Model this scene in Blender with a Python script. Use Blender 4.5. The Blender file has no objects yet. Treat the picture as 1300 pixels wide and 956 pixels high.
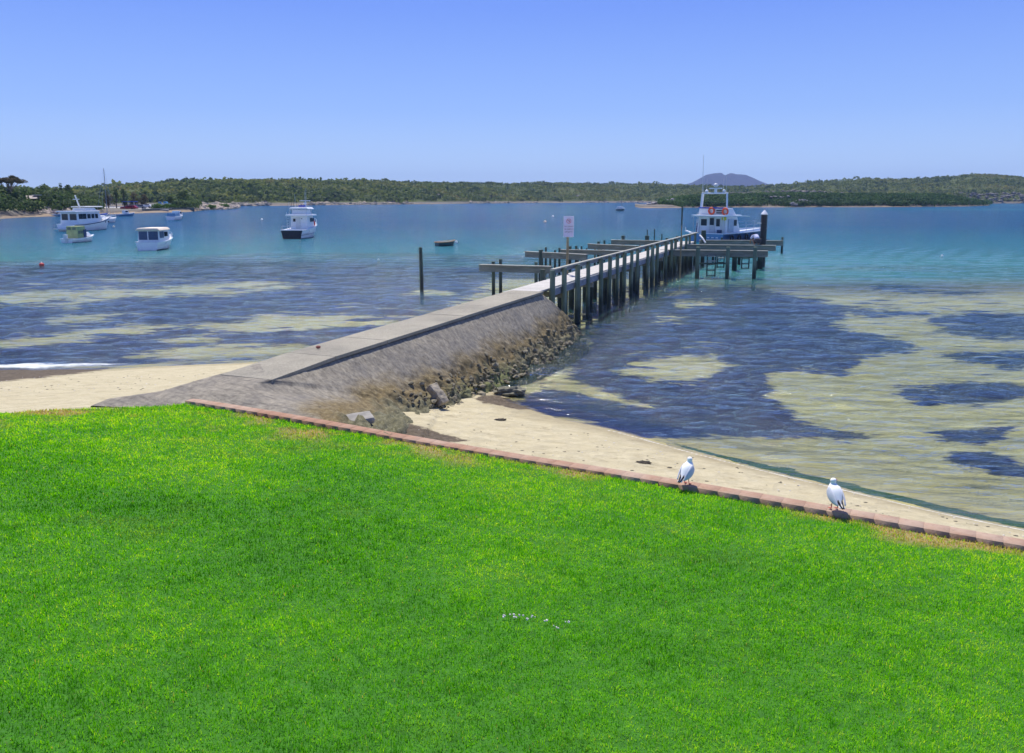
import bpy, math, random
import numpy as np
from mathutils import Vector, Matrix, noise as mnoise

HAZE = 0.000098; SLOPE = .032
random.seed(7); rng = np.random.default_rng(7)
S = bpy.context.scene
COL = S.collection
F = 1050.0; CX = 650.0; CY = 433.0; HC = 4.6
PITCH = math.atan(180.0 / F)
cp, sp = math.cos(PITCH), math.sin(PITCH)

# ------------------------------------------------------------ survey helpers (photo pixel -> world point)
def ray(x, y):
    u = (x - CX) / F; v = (CY - y) / F
    return Vector((u, cp + v * sp, -sp + v * cp))
def G(x, y, z=0.0):
    d = ray(x, y); t = (z - HC) / d.z
    return Vector((d.x * t, d.y * t, z))
def atY(x, y, Y):
    d = ray(x, y); t = Y / d.y
    return Vector((d.x * t, Y, HC + d.z * t))
def projn(P):
    P = np.asarray(P, float); q = P - np.array([0, 0, HC])
    dep = q[..., 1] * cp - q[..., 2] * sp
    up = q[..., 1] * sp + q[..., 2] * cp
    dep = np.where(dep < .3, .3, dep)
    return CX + F * q[..., 0] / dep, CY - F * up / dep

# ------------------------------------------------------------ object helpers
def tag(o, label=None, cat=None, group=None, kind=None):
    if label: o['label'] = label
    if cat: o['category'] = cat
    if group: o['group'] = group
    if kind: o['kind'] = kind
    return o
def empty(name, loc=(0, 0, 0), rz=0.0, label=None, cat=None, group=None):
    o = bpy.data.objects.new(name, None); COL.objects.link(o)
    o.location = loc; o.rotation_euler = (0, 0, rz); o.empty_display_size = .2
    return tag(o, label, cat, group)
def copy_tree(o, parent=None):
    c = o.copy(); COL.objects.link(c); c.parent = parent
    for ch in o.children: copy_tree(ch, c)
    return c

class MB:
    def __init__(s): s.v = []; s.f = []; s.smooth = False
    def add(s, vs, fs):
        n = len(s.v); s.v += [tuple(v) for v in vs]; s.f += [tuple(i + n for i in f) for f in fs]; return s
    def box(s, c, d, rz=0.0, tilt=None):
        hx, hy, hz = d[0] / 2, d[1] / 2, d[2] / 2
        vs = [Vector((x, y, z)) for z in (-hz, hz) for x, y in ((-hx, -hy), (hx, -hy), (hx, hy), (-hx, hy))]
        M = Matrix.Rotation(rz, 3, 'Z')
        if tilt: M = M @ Matrix.Rotation(tilt, 3, 'Y')
        c = Vector(c)
        return s.add([M @ v + c for v in vs], [(3, 2, 1, 0), (4, 5, 6, 7), (0, 1, 5, 4), (1, 2, 6, 5), (2, 3, 7, 6), (3, 0, 4, 7)])
    def bar(s, a, b, w, h):
        """rectangular bar from a to b, width w (sideways), height h"""
        a = Vector(a); b = Vector(b); d = (b - a).normalized()
        side = d.cross(Vector((0, 0, 1)))
        if side.length < 1e-4: side = Vector((1, 0, 0))
        side.normalize(); up = side.cross(d)
        vs = [p + side * sx * w / 2 + up * sz * h / 2 for p in (a, b) for sx, sz in ((-1, -1), (1, -1), (1, 1), (-1, 1))]
        return s.add(vs, [(0, 1, 2, 3), (7, 6, 5, 4), (0, 4, 5, 1), (1, 5, 6, 2), (2, 6, 7, 3), (3, 7, 4, 0)])
    def tube(s, pts, r, n=8, cap=True):
        pts = [Vector(p) for p in pts]
        rs = r if isinstance(r, (list, tuple)) else [r] * len(pts)
        vs = []; fs = []
        for i, p in enumerate(pts):
            d = (pts[min(i + 1, len(pts) - 1)] - pts[max(i - 1, 0)]).normalized()
            a = d.cross(Vector((0, 0, 1)) if abs(d.z) < .9 else Vector((1, 0, 0))).normalized(); b = d.cross(a)
            for k in range(n):
                t = 2 * math.pi * k / n
                vs.append(p + (a * math.cos(t) + b * math.sin(t)) * rs[i])
        for i in range(len(pts) - 1):
            for k in range(n):
                k2 = (k + 1) % n
                fs.append((i * n + k, i * n + k2, (i + 1) * n + k2, (i + 1) * n + k))
        if cap:
            fs.append(tuple(range(n - 1, -1, -1))); fs.append(tuple((len(pts) - 1) * n + k for k in range(n)))
        return s.add(vs, fs)
    def rings(s, rings, cap=True):
        n = len(rings[0]); vs = [p for r in rings for p in r]; fs = []
        for i in range(len(rings) - 1):
            for k in range(n):
                k2 = (k + 1) % n
                fs.append((i * n + k, i * n + k2, (i + 1) * n + k2, (i + 1) * n + k))
        if cap:
            fs.append(tuple(range(n - 1, -1, -1))); fs.append(tuple((len(rings) - 1) * n + k for k in range(n)))
        return s.add(vs, fs)
    def ico(s, c, r, sub=1, jit=0.0, sq=(1, 1, 1)):
        t = (1 + 5 ** .5) / 2
        V = [Vector(v).normalized() for v in ((-1, t, 0), (1, t, 0), (-1, -t, 0), (1, -t, 0), (0, -1, t), (0, 1, t), (0, -1, -t), (0, 1, -t), (t, 0, -1), (t, 0, 1), (-t, 0, -1), (-t, 0, 1))]
        Fc = [(0, 11, 5), (0, 5, 1), (0, 1, 7), (0, 7, 10), (0, 10, 11), (1, 5, 9), (5, 11, 4), (11, 10, 2), (10, 7, 6), (7, 1, 8), (3, 9, 4), (3, 4, 2), (3, 2, 6), (3, 6, 8), (3, 8, 9), (4, 9, 5), (2, 4, 11), (6, 2, 10), (8, 6, 7), (9, 8, 1)]
        for _ in range(sub):
            m = {}; nf = []
            def mid(a, b):
                k = (min(a, b), max(a, b))
                if k not in m: V.append(((V[a] + V[b]) / 2).normalized()); m[k] = len(V) - 1
                return m[k]
            for a, b, c_ in Fc:
                ab, bc, ca = mid(a, b), mid(b, c_), mid(c_, a)
                nf += [(a, ab, ca), (b, bc, ab), (c_, ca, bc), (ab, bc, ca)]
            Fc = nf
        c = Vector(c)
        out = []
        for v in V:
            k = 1 + (random.uniform(-jit, jit) if jit else 0)
            out.append(c + Vector((v.x * sq[0], v.y * sq[1], v.z * sq[2])) * r * k)
        return s.add(out, Fc)
    def build(s, name, mat, parent=None, smooth=False, bevel=0.0, sub=0):
        me = bpy.data.meshes.new(name); me.from_pydata([tuple(v) for v in s.v], [], s.f); me.update()
        if smooth: me.polygons.foreach_set('use_smooth', [True] * len(me.polygons))
        o = bpy.data.objects.new(name, me); COL.objects.link(o); o.parent = parent
        if mat: me.materials.append(mat)
        if bevel:
            m = o.modifiers.new('b', 'BEVEL'); m.width = bevel; m.segments = 2; m.limit_method = 'ANGLE'
        if sub:
            m = o.modifiers.new('s', 'SUBSURF'); m.levels = sub; m.render_levels = sub
        return o

def np_mesh(name, V, faces_list, mat, parent=None, smooth=False, attrs=None, kind=None):
    """V (n,3); faces_list: list of (m,k) int arrays"""
    me = bpy.data.meshes.new(name)
    V = np.asarray(V, np.float32)
    me.vertices.add(len(V)); me.vertices.foreach_set('co', V.ravel())
    loops = np.concatenate([f.ravel() for f in faces_list]).astype(np.int32)
    sizes = np.concatenate([np.full(len(f), f.shape[1], np.int32) for f in faces_list])
    starts = np.concatenate([[0], np.cumsum(sizes)[:-1]]).astype(np.int32)
    me.loops.add(len(loops)); me.loops.foreach_set('vertex_index', loops)
    me.polygons.add(len(sizes)); me.polygons.foreach_set('loop_start', starts)
    try: me.polygons.foreach_set('loop_total', sizes)
    except Exception: pass
    if smooth: me.polygons.foreach_set('use_smooth', np.ones(len(sizes), bool))
    for k, a in (attrs or {}).items():
        at = me.attributes.new(k, 'FLOAT', 'POINT'); at.data.foreach_set('value', np.asarray(a, np.float32))
    me.update(calc_edges=True); me.validate()
    if mat: me.materials.append(mat)
    o = bpy.data.objects.new(name, me); COL.objects.link(o); o.parent = parent
    if kind: o['kind'] = kind
    return o
def grid_faces(nr, nc):
    i = np.arange(nr - 1)[:, None] * nc + np.arange(nc - 1)[None]
    i = i.ravel(); return np.stack([i, i + 1, i + nc + 1, i + nc], 1)
_perm = rng.permutation(4096)
def vnoise(x, y, seed=0):
    """vectorised value noise 0..1"""
    xi = np.floor(x).astype(int); yi = np.floor(y).astype(int); fx = x - xi; fy = y - yi
    fx = fx * fx * (3 - 2 * fx); fy = fy * fy * (3 - 2 * fy)
    def h(a, b): return _perm[(_perm[(a + seed * 17) & 4095] + b) & 4095] / 4095.0
    return (h(xi, yi) * (1 - fx) + h(xi + 1, yi) * fx) * (1 - fy) + (h(xi, yi + 1) * (1 - fx) + h(xi + 1, yi + 1) * fx) * fy
def fbm(x, y, o=4, seed=0):
    s = 0; a = .5; t = 0
    for k in range(o): s = s + a * vnoise(x * 2 ** k, y * 2 ** k, seed + k); t += a; a *= .5
    return s / t

# ------------------------------------------------------------ materials
def new_mat(name):
    m = bpy.data.materials.new(name); m.use_nodes = True
    nt = m.node_tree; nt.nodes.clear()
    out = nt.nodes.new('ShaderNodeOutputMaterial')
    return m, nt, out
def N(nt, t, **kw):
    n = nt.nodes.new(t)
    for k, v in kw.items():
        if k in n.inputs: n.inputs[k].default_value = v
        else: setattr(n, k, v)
    return n
def ramp(nt, fac, stops):
    r = nt.nodes.new('ShaderNodeValToRGB'); e = r.color_ramp.elements
    e[0].position = stops[0][0]; e[0].color = (*stops[0][1], 1)
    e[1].position = stops[-1][0]; e[1].color = (*stops[-1][1], 1)
    for p, c in stops[1:-1]:
        k = e.new(p); k.color = (*c, 1)
    if fac is not None: nt.links.new(fac, r.inputs['Fac'])
    return r.outputs['Color']
def mixc(nt, fac, a, b, mode='MIX'):
    m = nt.nodes.new('ShaderNodeMix'); m.data_type = 'RGBA'; m.blend_type = mode
    for sock, val in ((m.inputs[0], fac), (m.inputs[6], a), (m.inputs[7], b)):
        if isinstance(val, (int, float)): sock.default_value = val
        elif isinstance(val, tuple): sock.default_value = (*val, 1)
        else: nt.links.new(val, sock)
    return m.outputs[2]
def mth(nt, op, a, b=None, c=None, clamp=False):
    m = nt.nodes.new('ShaderNodeMath'); m.operation = op; m.use_clamp = clamp
    for i, val in enumerate((a, b, c)):
        if val is None: continue
        if isinstance(val, (int, float)): m.inputs[i].default_value = val
        else: nt.links.new(val, m.inputs[i])
    return m.outputs[0]
def noise(nt, scale, detail=4, rough=.55, vec=None, sc=None, dist=0.0, coord='Object'):
    if vec is None:
        tc = nt.nodes.new('ShaderNodeTexCoord'); vec = tc.outputs[coord]
    if sc:
        mp = nt.nodes.new('ShaderNodeMapping'); mp.inputs['Scale'].default_value = sc; nt.links.new(vec, mp.inputs['Vector']); vec = mp.outputs[0]
    n = N(nt, 'ShaderNodeTexNoise', Scale=scale, Detail=detail, Roughness=rough, Distortion=dist)
    nt.links.new(vec, n.inputs['Vector']); return n.outputs['Fac']
def attr(nt, name):
    a = nt.nodes.new('ShaderNodeAttribute'); a.attribute_name = name; return a.outputs['Fac']
def bump(nt, h, strength=.5, dist=.05, normal=None):
    b = N(nt, 'ShaderNodeBump', Strength=strength, Distance=dist); nt.links.new(h, b.inputs['Height'])
    if normal: nt.links.new(normal, b.inputs['Normal'])
    return b.outputs['Normal']
def pbr(name, col, rough=.6, metal=0.0, var=.12, nscale=3.0, bmp=0.0, bscale=20, dirt=None, spec=.5, coat=0, dist=.01):
    """painted or plain surface with slight tonal variation and wear"""
    m, nt, out = new_mat(name)
    p = N(nt, 'ShaderNodeBsdfPrincipled', Roughness=rough, Metallic=metal)
    p.inputs['Specular IOR Level'].default_value = spec
    if coat: p.inputs['Coat Weight'].default_value = coat
    n = noise(nt, nscale, 5)
    lo = tuple(c * (1 - var) for c in col); hi = tuple(min(1, c * (1 + var)) for c in col)
    c = ramp(nt, n, [(.3, lo), (.7, hi)])
    if dirt:
        d = ramp(nt, noise(nt, nscale * 2.3, 6, .7), [(.52, (0, 0, 0)), (.72, (1, 1, 1))])
        c = mixc(nt, mth(nt, 'MULTIPLY', d, .6), c, dirt)
    nt.links.new(c, p.inputs['Base Color'])
    nt.links.new(ramp(nt, n, [(.2, (rough * .85,) * 3), (.8, (min(1, rough * 1.15),) * 3)]), p.inputs['Roughness'])
    if bmp:
        nt.links.new(bump(nt, noise(nt, bscale, 5), bmp, dist), p.inputs['Normal'])
    nt.links.new(p.outputs[0], out.inputs[0])
    return m

M = {}
M['white'] = pbr('white_paint', (.80, .80, .78), .35, var=.04, dirt=(.6, .58, .5))
M['cream'] = pbr('cream_canvas', (.72, .60, .46), .8, var=.08)
M['offwhite'] = pbr('offwhite', (.66, .66, .62), .5, var=.05, dirt=(.45, .42, .36))
M['black'] = pbr('black_paint', (.012, .014, .018), .45, var=.3)
M['navy'] = pbr('navy_paint', (.03, .06, .13), .3, var=.15, dirt=(.08, .10, .14))
M['hullblue'] = pbr('light_blue_paint', (.10, .25, .40), .3, var=.08)
M['bluetrim'] = pbr('blue_cloth', (.02, .06, .38), .8, var=.15)
M['orange'] = pbr('orange_plastic', (.75, .10, .03), .4, var=.08)
M['red'] = pbr('red_plastic', (.60, .03, .02), .4, var=.1)
M['yellow'] = pbr('yellow_plastic', (.70, .62, .04), .4, var=.08)
M['glass'] = pbr('dark_glass', (.012, .02, .03), .08, var=.2)
M['metal'] = pbr('metal', (.55, .56, .58), .35, metal=.8, var=.1)
M['pale_metal'] = pbr('pale_metal', (.62, .62, .60), .4, var=.08)
M['greencloth'] = pbr('green_canvas', (.38, .42, .18), .8, var=.2)
M['wood_dinghy'] = pbr('varnished_wood', (.42, .24, .09), .5, var=.2)
M['tealdark'] = pbr('dark_teal_paint', (.03, .09, .10), .45, var=.2)
M['rubber'] = pbr('rubber', (.02, .02, .02), .8)
M['signwhite'] = pbr('sign_face', (.62, .60, .74), .4, var=.03)
M['signred'] = pbr('sign_red', (.42, .05, .12), .4)
M['signblack'] = pbr('sign_ink', (.02, .02, .06), .5)
M['rust_post'] = pbr('tan_post', (.27, .21, .11), .7, var=.3, nscale=8)
M['roof_white'] = pbr('roof_white', (.75, .72, .70), .5)
M['wallgrey'] = pbr('grey_wall', (.27, .28, .25), .8)
M['roof_blue'] = pbr('roof_blue', (.05, .12, .45), .5)
M['carred'] = pbr('car_red', (.35, .02, .03), .3)
M['carwhite'] = pbr('car_white', (.7, .7, .7), .3)
M['cargrey'] = pbr('car_grey', (.2, .22, .25), .3)
M['asphalt'] = pbr('carpark_surface', (.38, .36, .33), .9)

# weathered timber: greenish treated pine, greyer on top
def timber(name, base, hi, streak=(1, 1, .12), wet=False):
    m, nt, out = new_mat(name)
    p = N(nt, 'ShaderNodeBsdfPrincipled', Roughness=.85)
    n1 = noise(nt, 6, 6, .6, sc=streak); n2 = noise(nt, 1.3, 3)
    c = ramp(nt, n1, [(.25, tuple(v * .55 for v in base)), (.5, base), (.78, hi)])
    c = mixc(nt, mth(nt, 'MULTIPLY', n2, .5), c, tuple(v * .75 for v in hi))
    if wet:  # dark weed and mussel growth on the tidal part of the pile, world height
        geo = nt.nodes.new('ShaderNodeNewGeometry'); sx = nt.nodes.new('ShaderNodeSeparateXYZ'); nt.links.new(geo.outputs['Position'], sx.inputs[0])
        h = mth(nt, 'ADD', sx.outputs['Z'], mth(nt, 'MULTIPLY', noise(nt, 5, 4, coord='Object'), -.5))
        w = ramp(nt, mth(nt, 'MULTIPLY', h, .6), [(.10, (1, 1, 1)), (.45, (0, 0, 0))])
        c = mixc(nt, mth(nt, 'MULTIPLY', w, .85), c, (.012, .018, .016))
    nt.links.new(c, p.inputs['Base Color'])
    nt.links.new(bump(nt, n1, .6, .01), p.inputs['Normal'])
    nt.links.new(p.outputs[0], out.inputs[0]); return m
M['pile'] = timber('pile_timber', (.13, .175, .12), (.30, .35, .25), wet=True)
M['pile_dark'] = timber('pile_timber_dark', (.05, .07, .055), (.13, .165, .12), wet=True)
M['rail'] = timber('rail_timber', (.32, .31, .25), (.52, .50, .41), streak=(.3, .3, 1))
M['beam'] = timber('beam_timber', (.19, .195, .16), (.36, .35, .28), streak=(.2, .6, 1))
M['beam_shade_blue'] = timber('shaded_fascia_timber', (.20, .22, .25), (.36, .37, .38), streak=(.2, .6, 1))  # bluish shade on the camera-facing boards is put into this timber colour

# deck: pale grey planks laid across the jetty
def deck_mat():
    m, nt, out = new_mat('deck_planks')
    p = N(nt, 'ShaderNodeBsdfPrincipled', Roughness=.9)
    tc = nt.nodes.new('ShaderNodeTexCoord'); sx = nt.nodes.new('ShaderNodeSeparateXYZ'); nt.links.new(tc.outputs['Object'], sx.inputs[0])
    yy = mth(nt, 'MULTIPLY', sx.outputs['Y'], 1 / .15)
    fr = mth(nt, 'FRACT', yy); fl = mth(nt, 'FLOOR', yy)
    wn = N(nt, 'ShaderNodeTexWhiteNoise', noise_dimensions='1D'); nt.links.new(fl, wn.inputs['W'])
    c = ramp(nt, wn.outputs['Value'], [(0, (.40, .38, .33)), (.5, (.50, .47, .42)), (1, (.58, .55, .50))])
    gap = ramp(nt, fr, [(0, (0, 0, 0)), (.07, (1, 1, 1))])
    c = mixc(nt, gap, (.06, .06, .05), c)
    c = mixc(nt, .4, c, ramp(nt, noise(nt, 5, 5, sc=(3, .4, 1)), [(.3, (.36, .34, .30)), (.7, (.60, .56, .50))]))
    nt.links.new(c, p.inputs['Base Color']); nt.links.new(p.outputs[0], out.inputs[0]); return m
M['deck'] = deck_mat()

# bed and beach ------------------------------------------------
def ground_mat():
    m, nt, out = new_mat('beach_and_seabed')
    p = N(nt, 'ShaderNodeBsdfPrincipled', Roughness=.95)
    p.inputs['Specular IOR Level'].default_value = .2
    geo = nt.nodes.new('ShaderNodeNewGeometry'); pos = geo.outputs['Position']
    sx = nt.nodes.new('ShaderNodeSeparateXYZ'); nt.links.new(pos, sx.inputs[0])
    z = sx.outputs['Z']
    n = noise(nt, .7, 5, .6, vec=pos); nf = noise(nt, 14, 5, .7, vec=pos); nm = noise(nt, 3, 5, .7, vec=pos)
    dry = ramp(nt, nm, [(.3, (.50, .43, .26)), (.7, (.63, .555, .36))])
    dry = mixc(nt, mth(nt, 'MULTIPLY', ramp(nt, nf, [(.4, (0, 0, 0)), (.75, (1, 1, 1))]), .35), dry, (.40, .33, .20))
    debris = ramp(nt, noise(nt, 2.2, 8, .8, vec=pos, sc=(1, 2.2, 1)), [(.575, (0, 0, 0)), (.64, (1, 1, 1))])
    dry = mixc(nt, mth(nt, 'MULTIPLY', debris, .55), dry, (.20, .15, .08))
    under = ramp(nt, noise(nt, .55, 6, .6, vec=pos, sc=(1, 2.5, 1)), [(.3, (.44, .42, .19)), (.55, (.56, .54, .28)), (.75, (.66, .63, .38))])
    rip = ramp(nt, noise(nt, 1.6, 4, .6, vec=pos, sc=(.8, 3, 1)), [(.35, (.75, .75, .7)), (.65, (1.0, 1.0, 1.0))])
    under = mixc(nt, .6, under, rip, 'MULTIPLY')
    weed_skyblue = ramp(nt, noise(nt, 2.5, 6, .7, vec=pos), [(.3, (.008, .010, .055)), (.6, (.018, .020, .090)), (.8, (.065, .045, .055))])  # dark seagrass, with the blue of reflected sky painted into its colour
    wd = attr(nt, 'weed')
    wn = mth(nt, 'ADD', wd, mth(nt, 'MULTIPLY', mth(nt, 'SUBTRACT', noise(nt, .42, 9, .75, vec=pos, sc=(.8, 1.7, 1)), .5), 5.5))
    wn = mth(nt, 'ADD', wn, mth(nt, 'MULTIPLY', mth(nt, 'SUBTRACT', noise(nt, 3.2, 6, .75, vec=pos, sc=(.7, 1.5, 1)), .5), 2.2))
    wf = ramp(nt, mth(nt, 'ADD', mth(nt, 'MULTIPLY', wn, .8), .5), [(.32, (0, 0, 0)), (.68, (1, 1, 1))])
    gold = ramp(nt, mth(nt, 'MULTIPLY', z, -1.0), [(.0, (1, 1, 1)), (.55, (0, 0, 0))])
    under = mixc(nt, mth(nt, 'MULTIPLY', gold, .6), under, (.40, .33, .12))
    c = mixc(nt, wf, under, weed_skyblue)
    # wet sand just above the water
    h = mth(nt, 'ADD', z, mth(nt, 'MULTIPLY', mth(nt, 'SUBTRACT', n, .5), .10))
    land = ramp(nt, mth(nt, 'MULTIPLY', mth(nt, 'ADD', h, .05), 4.0), [(.12, (0, 0, 0)), (.22, (1, 1, 1))])
    wet = ramp(nt, mth(nt, 'MULTIPLY', h, 4.0), [(.18, (1, 1, 1)), (.45, (0, 0, 0))])
    dry = mixc(nt, mth(nt, 'MULTIPLY', wet, .45), dry, (.25, .20, .11))
    c = mixc(nt, land, c, dry)
    # wrack: brown heaps of dead seagrass; greenweed strip along the right shore; pale foam line
    wr = attr(nt, 'wrack')
    wrn = mth(nt, 'ADD', wr, mth(nt, 'MULTIPLY', mth(nt, 'SUBTRACT', noise(nt, 2.0, 8, .75, vec=pos), .5), 1.6))
    wrf = ramp(nt, wrn, [(.50, (0, 0, 0)), (.68, (1, 1, 1))])
    c = mixc(nt, wrf, c, ramp(nt, nf, [(.3, (.06, .045, .03)), (.7, (.20, .16, .11))]))
    gr = attr(nt, 'algae')
    grn = mth(nt, 'ADD', gr, mth(nt, 'MULTIPLY', mth(nt, 'SUBTRACT', noise(nt, 2.6, 8, .7, vec=pos), .5), 1.6))
    c = mixc(nt, ramp(nt, grn, [(.50, (0, 0, 0)), (.62, (1, 1, 1))]), c, ramp(nt, nf, [(.3, (.020, .055, .006)), (.7, (.06, .13, .012))]))
    fo = attr(nt, 'foam')
    fn = mth(nt, 'ADD', fo, mth(nt, 'MULTIPLY', mth(nt, 'SUBTRACT', noise(nt, 2.5, 8, .7, vec=pos), .5), 1.2))
    c = mixc(nt, ramp(nt, fn, [(.62, (0, 0, 0)), (.78, (1, 1, 1))]), c, (.74, .73, .64))
    nt.links.new(c, p.inputs['Base Color'])
    dent = N(nt, 'ShaderNodeTexVoronoi', Scale=2.6); nt.links.new(pos, dent.inputs['Vector'])
    hh = mth(nt, 'ADD', mth(nt, 'ADD', nf, nm), mth(nt, 'MULTIPLY', dent.outputs['Distance'], 1.6))
    nt.links.new(bump(nt, hh, 1.0, .05), p.inputs['Normal'])
    nt.links.new(p.outputs[0], out.inputs[0]); return m

def water_mat():
    m, nt, out = new_mat('sea_water')
    geo = nt.nodes.new('ShaderNodeNewGeometry'); pos = geo.outputs['Position']
    cd = nt.nodes.new('ShaderNodeCameraData')
    n1 = noise(nt, 1.7, 6, .62, vec=pos, sc=(.38, 1.35, 1), dist=.5)
    n2 = noise(nt, .32, 3, .5, vec=pos, sc=(.5, 1.2, 1))
    n3 = noise(nt, 6.0, 3, .6, vec=pos, sc=(.6, 1.1, 1))
    gust = noise(nt, .02, 4, .6, vec=pos, sc=(1, 2.0, 1))
    h = mth(nt, 'ADD', mth(nt, 'MULTIPLY', n1, .26), mth(nt, 'MULTIPLY', n2, .40))
    h = mth(nt, 'ADD', h, mth(nt, 'MULTIPLY', n3, .04))
    b = N(nt, 'ShaderNodeBump', Distance=1.15)
    nt.links.new(h, b.inputs['Height'])
    calm = attr(nt, 'calm')
    st = mth(nt, 'MULTIPLY', mth(nt, 'ADD', mth(nt, 'MULTIPLY', gust, .5), .6), calm)
    nt.links.new(st, b.inputs['Strength'])
    fr = N(nt, 'ShaderNodeFresnel', IOR=1.40); nt.links.new(b.outputs[0], fr.inputs['Normal'])
    gl = N(nt, 'ShaderNodeBsdfGlossy', Roughness=.06); nt.links.new(b.outputs[0], gl.inputs['Normal'])
    dep = attr(nt, 'deep')
    tr = nt.nodes.new('ShaderNodeBsdfTransparent'); nt.links.new(ramp(nt, dep, [(0, (.96, .98, .97)), (1, (.35, .80, .80))]), tr.inputs[0])
    df = nt.nodes.new('ShaderNodeBsdfDiffuse')
    dn = noise(nt, .012, 4, .6, vec=pos, sc=(1, 3.0, 1))
    tcol = ramp(nt, mth(nt, 'ADD', dep, mth(nt, 'MULTIPLY', mth(nt, 'SUBTRACT', dn, .5), .25)), [(0, (.050, .20, .17)), (.5, (.012, .135, .19)), (1, (.006, .078, .17))])
    nt.links.new(tcol, df.inputs[0]); nt.links.new(b.outputs[0], df.inputs['Normal'])
    mx = nt.nodes.new('ShaderNodeMixShader'); nt.links.new(attr(nt, 'turb'), mx.inputs[0])
    nt.links.new(tr.outputs[0], mx.inputs[1]); nt.links.new(df.outputs[0], mx.inputs[2])
    mx2 = nt.nodes.new('ShaderNodeMixShader'); nt.links.new(mth(nt, 'MULTIPLY', fr.outputs[0], 1.15, clamp=True), mx2.inputs[0])
    nt.links.new(mx.outputs[0], mx2.inputs[1]); nt.links.new(gl.outputs[0], mx2.inputs[2])
    # small breaking wash along the left shore
    fo = attr(nt, 'wash')
    fn = mth(nt, 'ADD', fo, mth(nt, 'MULTIPLY', mth(nt, 'SUBTRACT', noise(nt, 1.6, 8, .75, vec=pos, sc=(.5, 1.4, 1)), .5), 1.5))
    wf = ramp(nt, fn, [(.48, (0, 0, 0)), (.72, (.85, .85, .85))])
    dw = N(nt, 'ShaderNodeBsdfDiffuse', Color=(.72, .75, .72, 1))
    mx3 = nt.nodes.new('ShaderNodeMixShader'); nt.links.new(wf, mx3.inputs[0]); nt.links.new(mx2.outputs[0], mx3.inputs[1]); nt.links.new(dw.outputs[0], mx3.inputs[2])
    nt.links.new(mx3.outputs[0], out.inputs[0]); return m

def seg_dist(P, pts):
    """min distance of P (n,2) to polyline, vectorised"""
    best = np.full(len(P), 1e9)
    for a, b in zip(pts[:-1], pts[1:]):
        a = np.array(a, float); b = np.array(b, float); d = b - a
        t = np.clip(((P - a) @ d) / (d @ d + 1e-12), 0, 1)
        best = np.minimum(best, np.linalg.norm(P - a - t[:, None] * d, axis=1))
    return best
def inside(P, poly):
    x, y = P[:, 0], P[:, 1]; c = np.zeros(len(P), bool); n = len(poly)
    for i in range(n):
        x1, y1 = poly[i]; x2, y2 = poly[(i + 1) % n]
        if y1 == y2: continue
        k = ((y1 > y) != (y2 > y)) & (x < (x2 - x1) * (y - y1) / (y2 - y1) + x1); c ^= k
    return c
def sdf_px(P, poly):
    """signed distance in stretched photo units (vertical counts 3x), + inside"""
    Q = P * np.array([1, 3.0]); po = [(a, b * 3.0) for a, b in poly]
    d = seg_dist(Q, po + [po[0]]); return np.where(inside(Q, po), d, -d)

# shoreline on the water plane, border of the lawn on the kerb plane
SHR = [(628, 496), (640, 503), (655, 514), (707, 531), (794, 550), (880, 574), (977, 598.5), (1068, 620), (1192, 650), (1300, 672), (1500, 715), (1800, 790), (2400, 960)]
SHL = [(-900, 480), (-300, 474), (0, 470), (140, 469), (200, 465), (330, 460), (520, 456)]
KERB_Z = 1.3
LB = [(-900, 560), (-300, 533), (0, 520.5), (115, 515), (231, 510.5)]                      # lawn edge left of the kerb
KA = G(235, 508.5, KERB_Z); KB = G(1300, 692, KERB_Z)
kd = (KB - KA).normalized(); kn = Vector((-kd.y, kd.x, 0))    # kn points seaward
border = [G(a, b, KERB_Z) for a, b in LB] + [KA, KB, KB + kd * 30]
border_xy = [(p.x, p.y) for p in border]
shr_w = [(G(a, b).x, G(a, b).y) for a, b in SHR]
shl_w = [(G(a, b).x, G(a, b).y) for a, b in SHL]

WEED = [
 [(760, 372), (805, 362), (880, 362), (945, 362), (995, 372), (1040, 380), (1085, 390), (1140, 392), (1182, 399), (1120, 405), (1080, 400), (1060, 410), (1075, 418), (1120, 428), (1158, 436), (1170, 442), (1130, 449), (1105, 456), (1085, 472), (1065, 476), (1015, 470), (985, 474), (975, 500), (985, 516), (1010, 532), (1070, 545), (1112, 553), (1085, 560), (1030, 556), (975, 557), (900, 553), (815, 555), (790, 548), (730, 535), (668, 520), (655, 508), (690, 492), (735, 500), (790, 515), (815, 514), (780, 500), (735, 486), (715, 470), (730, 452), (750, 440), (745, 420), (748, 395)],
 [(1143, 490), (1185, 493), (1210, 484), (1300, 486), (1360, 490), (1330, 500), (1285, 507), (1255, 513), (1200, 512), (1172, 515), (1142, 508)],
 [(1190, 550), (1240, 546), (1292, 541), (1270, 556), (1240, 563), (1200, 561)],
 [(1210, 574), (1260, 573), (1300, 590), (1370, 598), (1330, 610), (1270, 604), (1205, 588)],
 [(1180, 404), (1240, 398), (1420, 404), (1500, 425), (1300, 432), (1210, 425), (1185, 415)],
 [(1195, 449), (1260, 447), (1420, 444), (1420, 470), (1290, 468), (1215, 460)],
 [(1105, 362), (1150, 362), (1180, 368), (1260, 372), (1150, 374), (1110, 369)],
 [(-900, 318), (60, 322), (230, 324), (430, 328), (610, 326), (640, 345), (600, 380), (420, 452), (330, 456), (200, 461), (140, 466), (0, 466), (-900, 474)],
]
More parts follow.
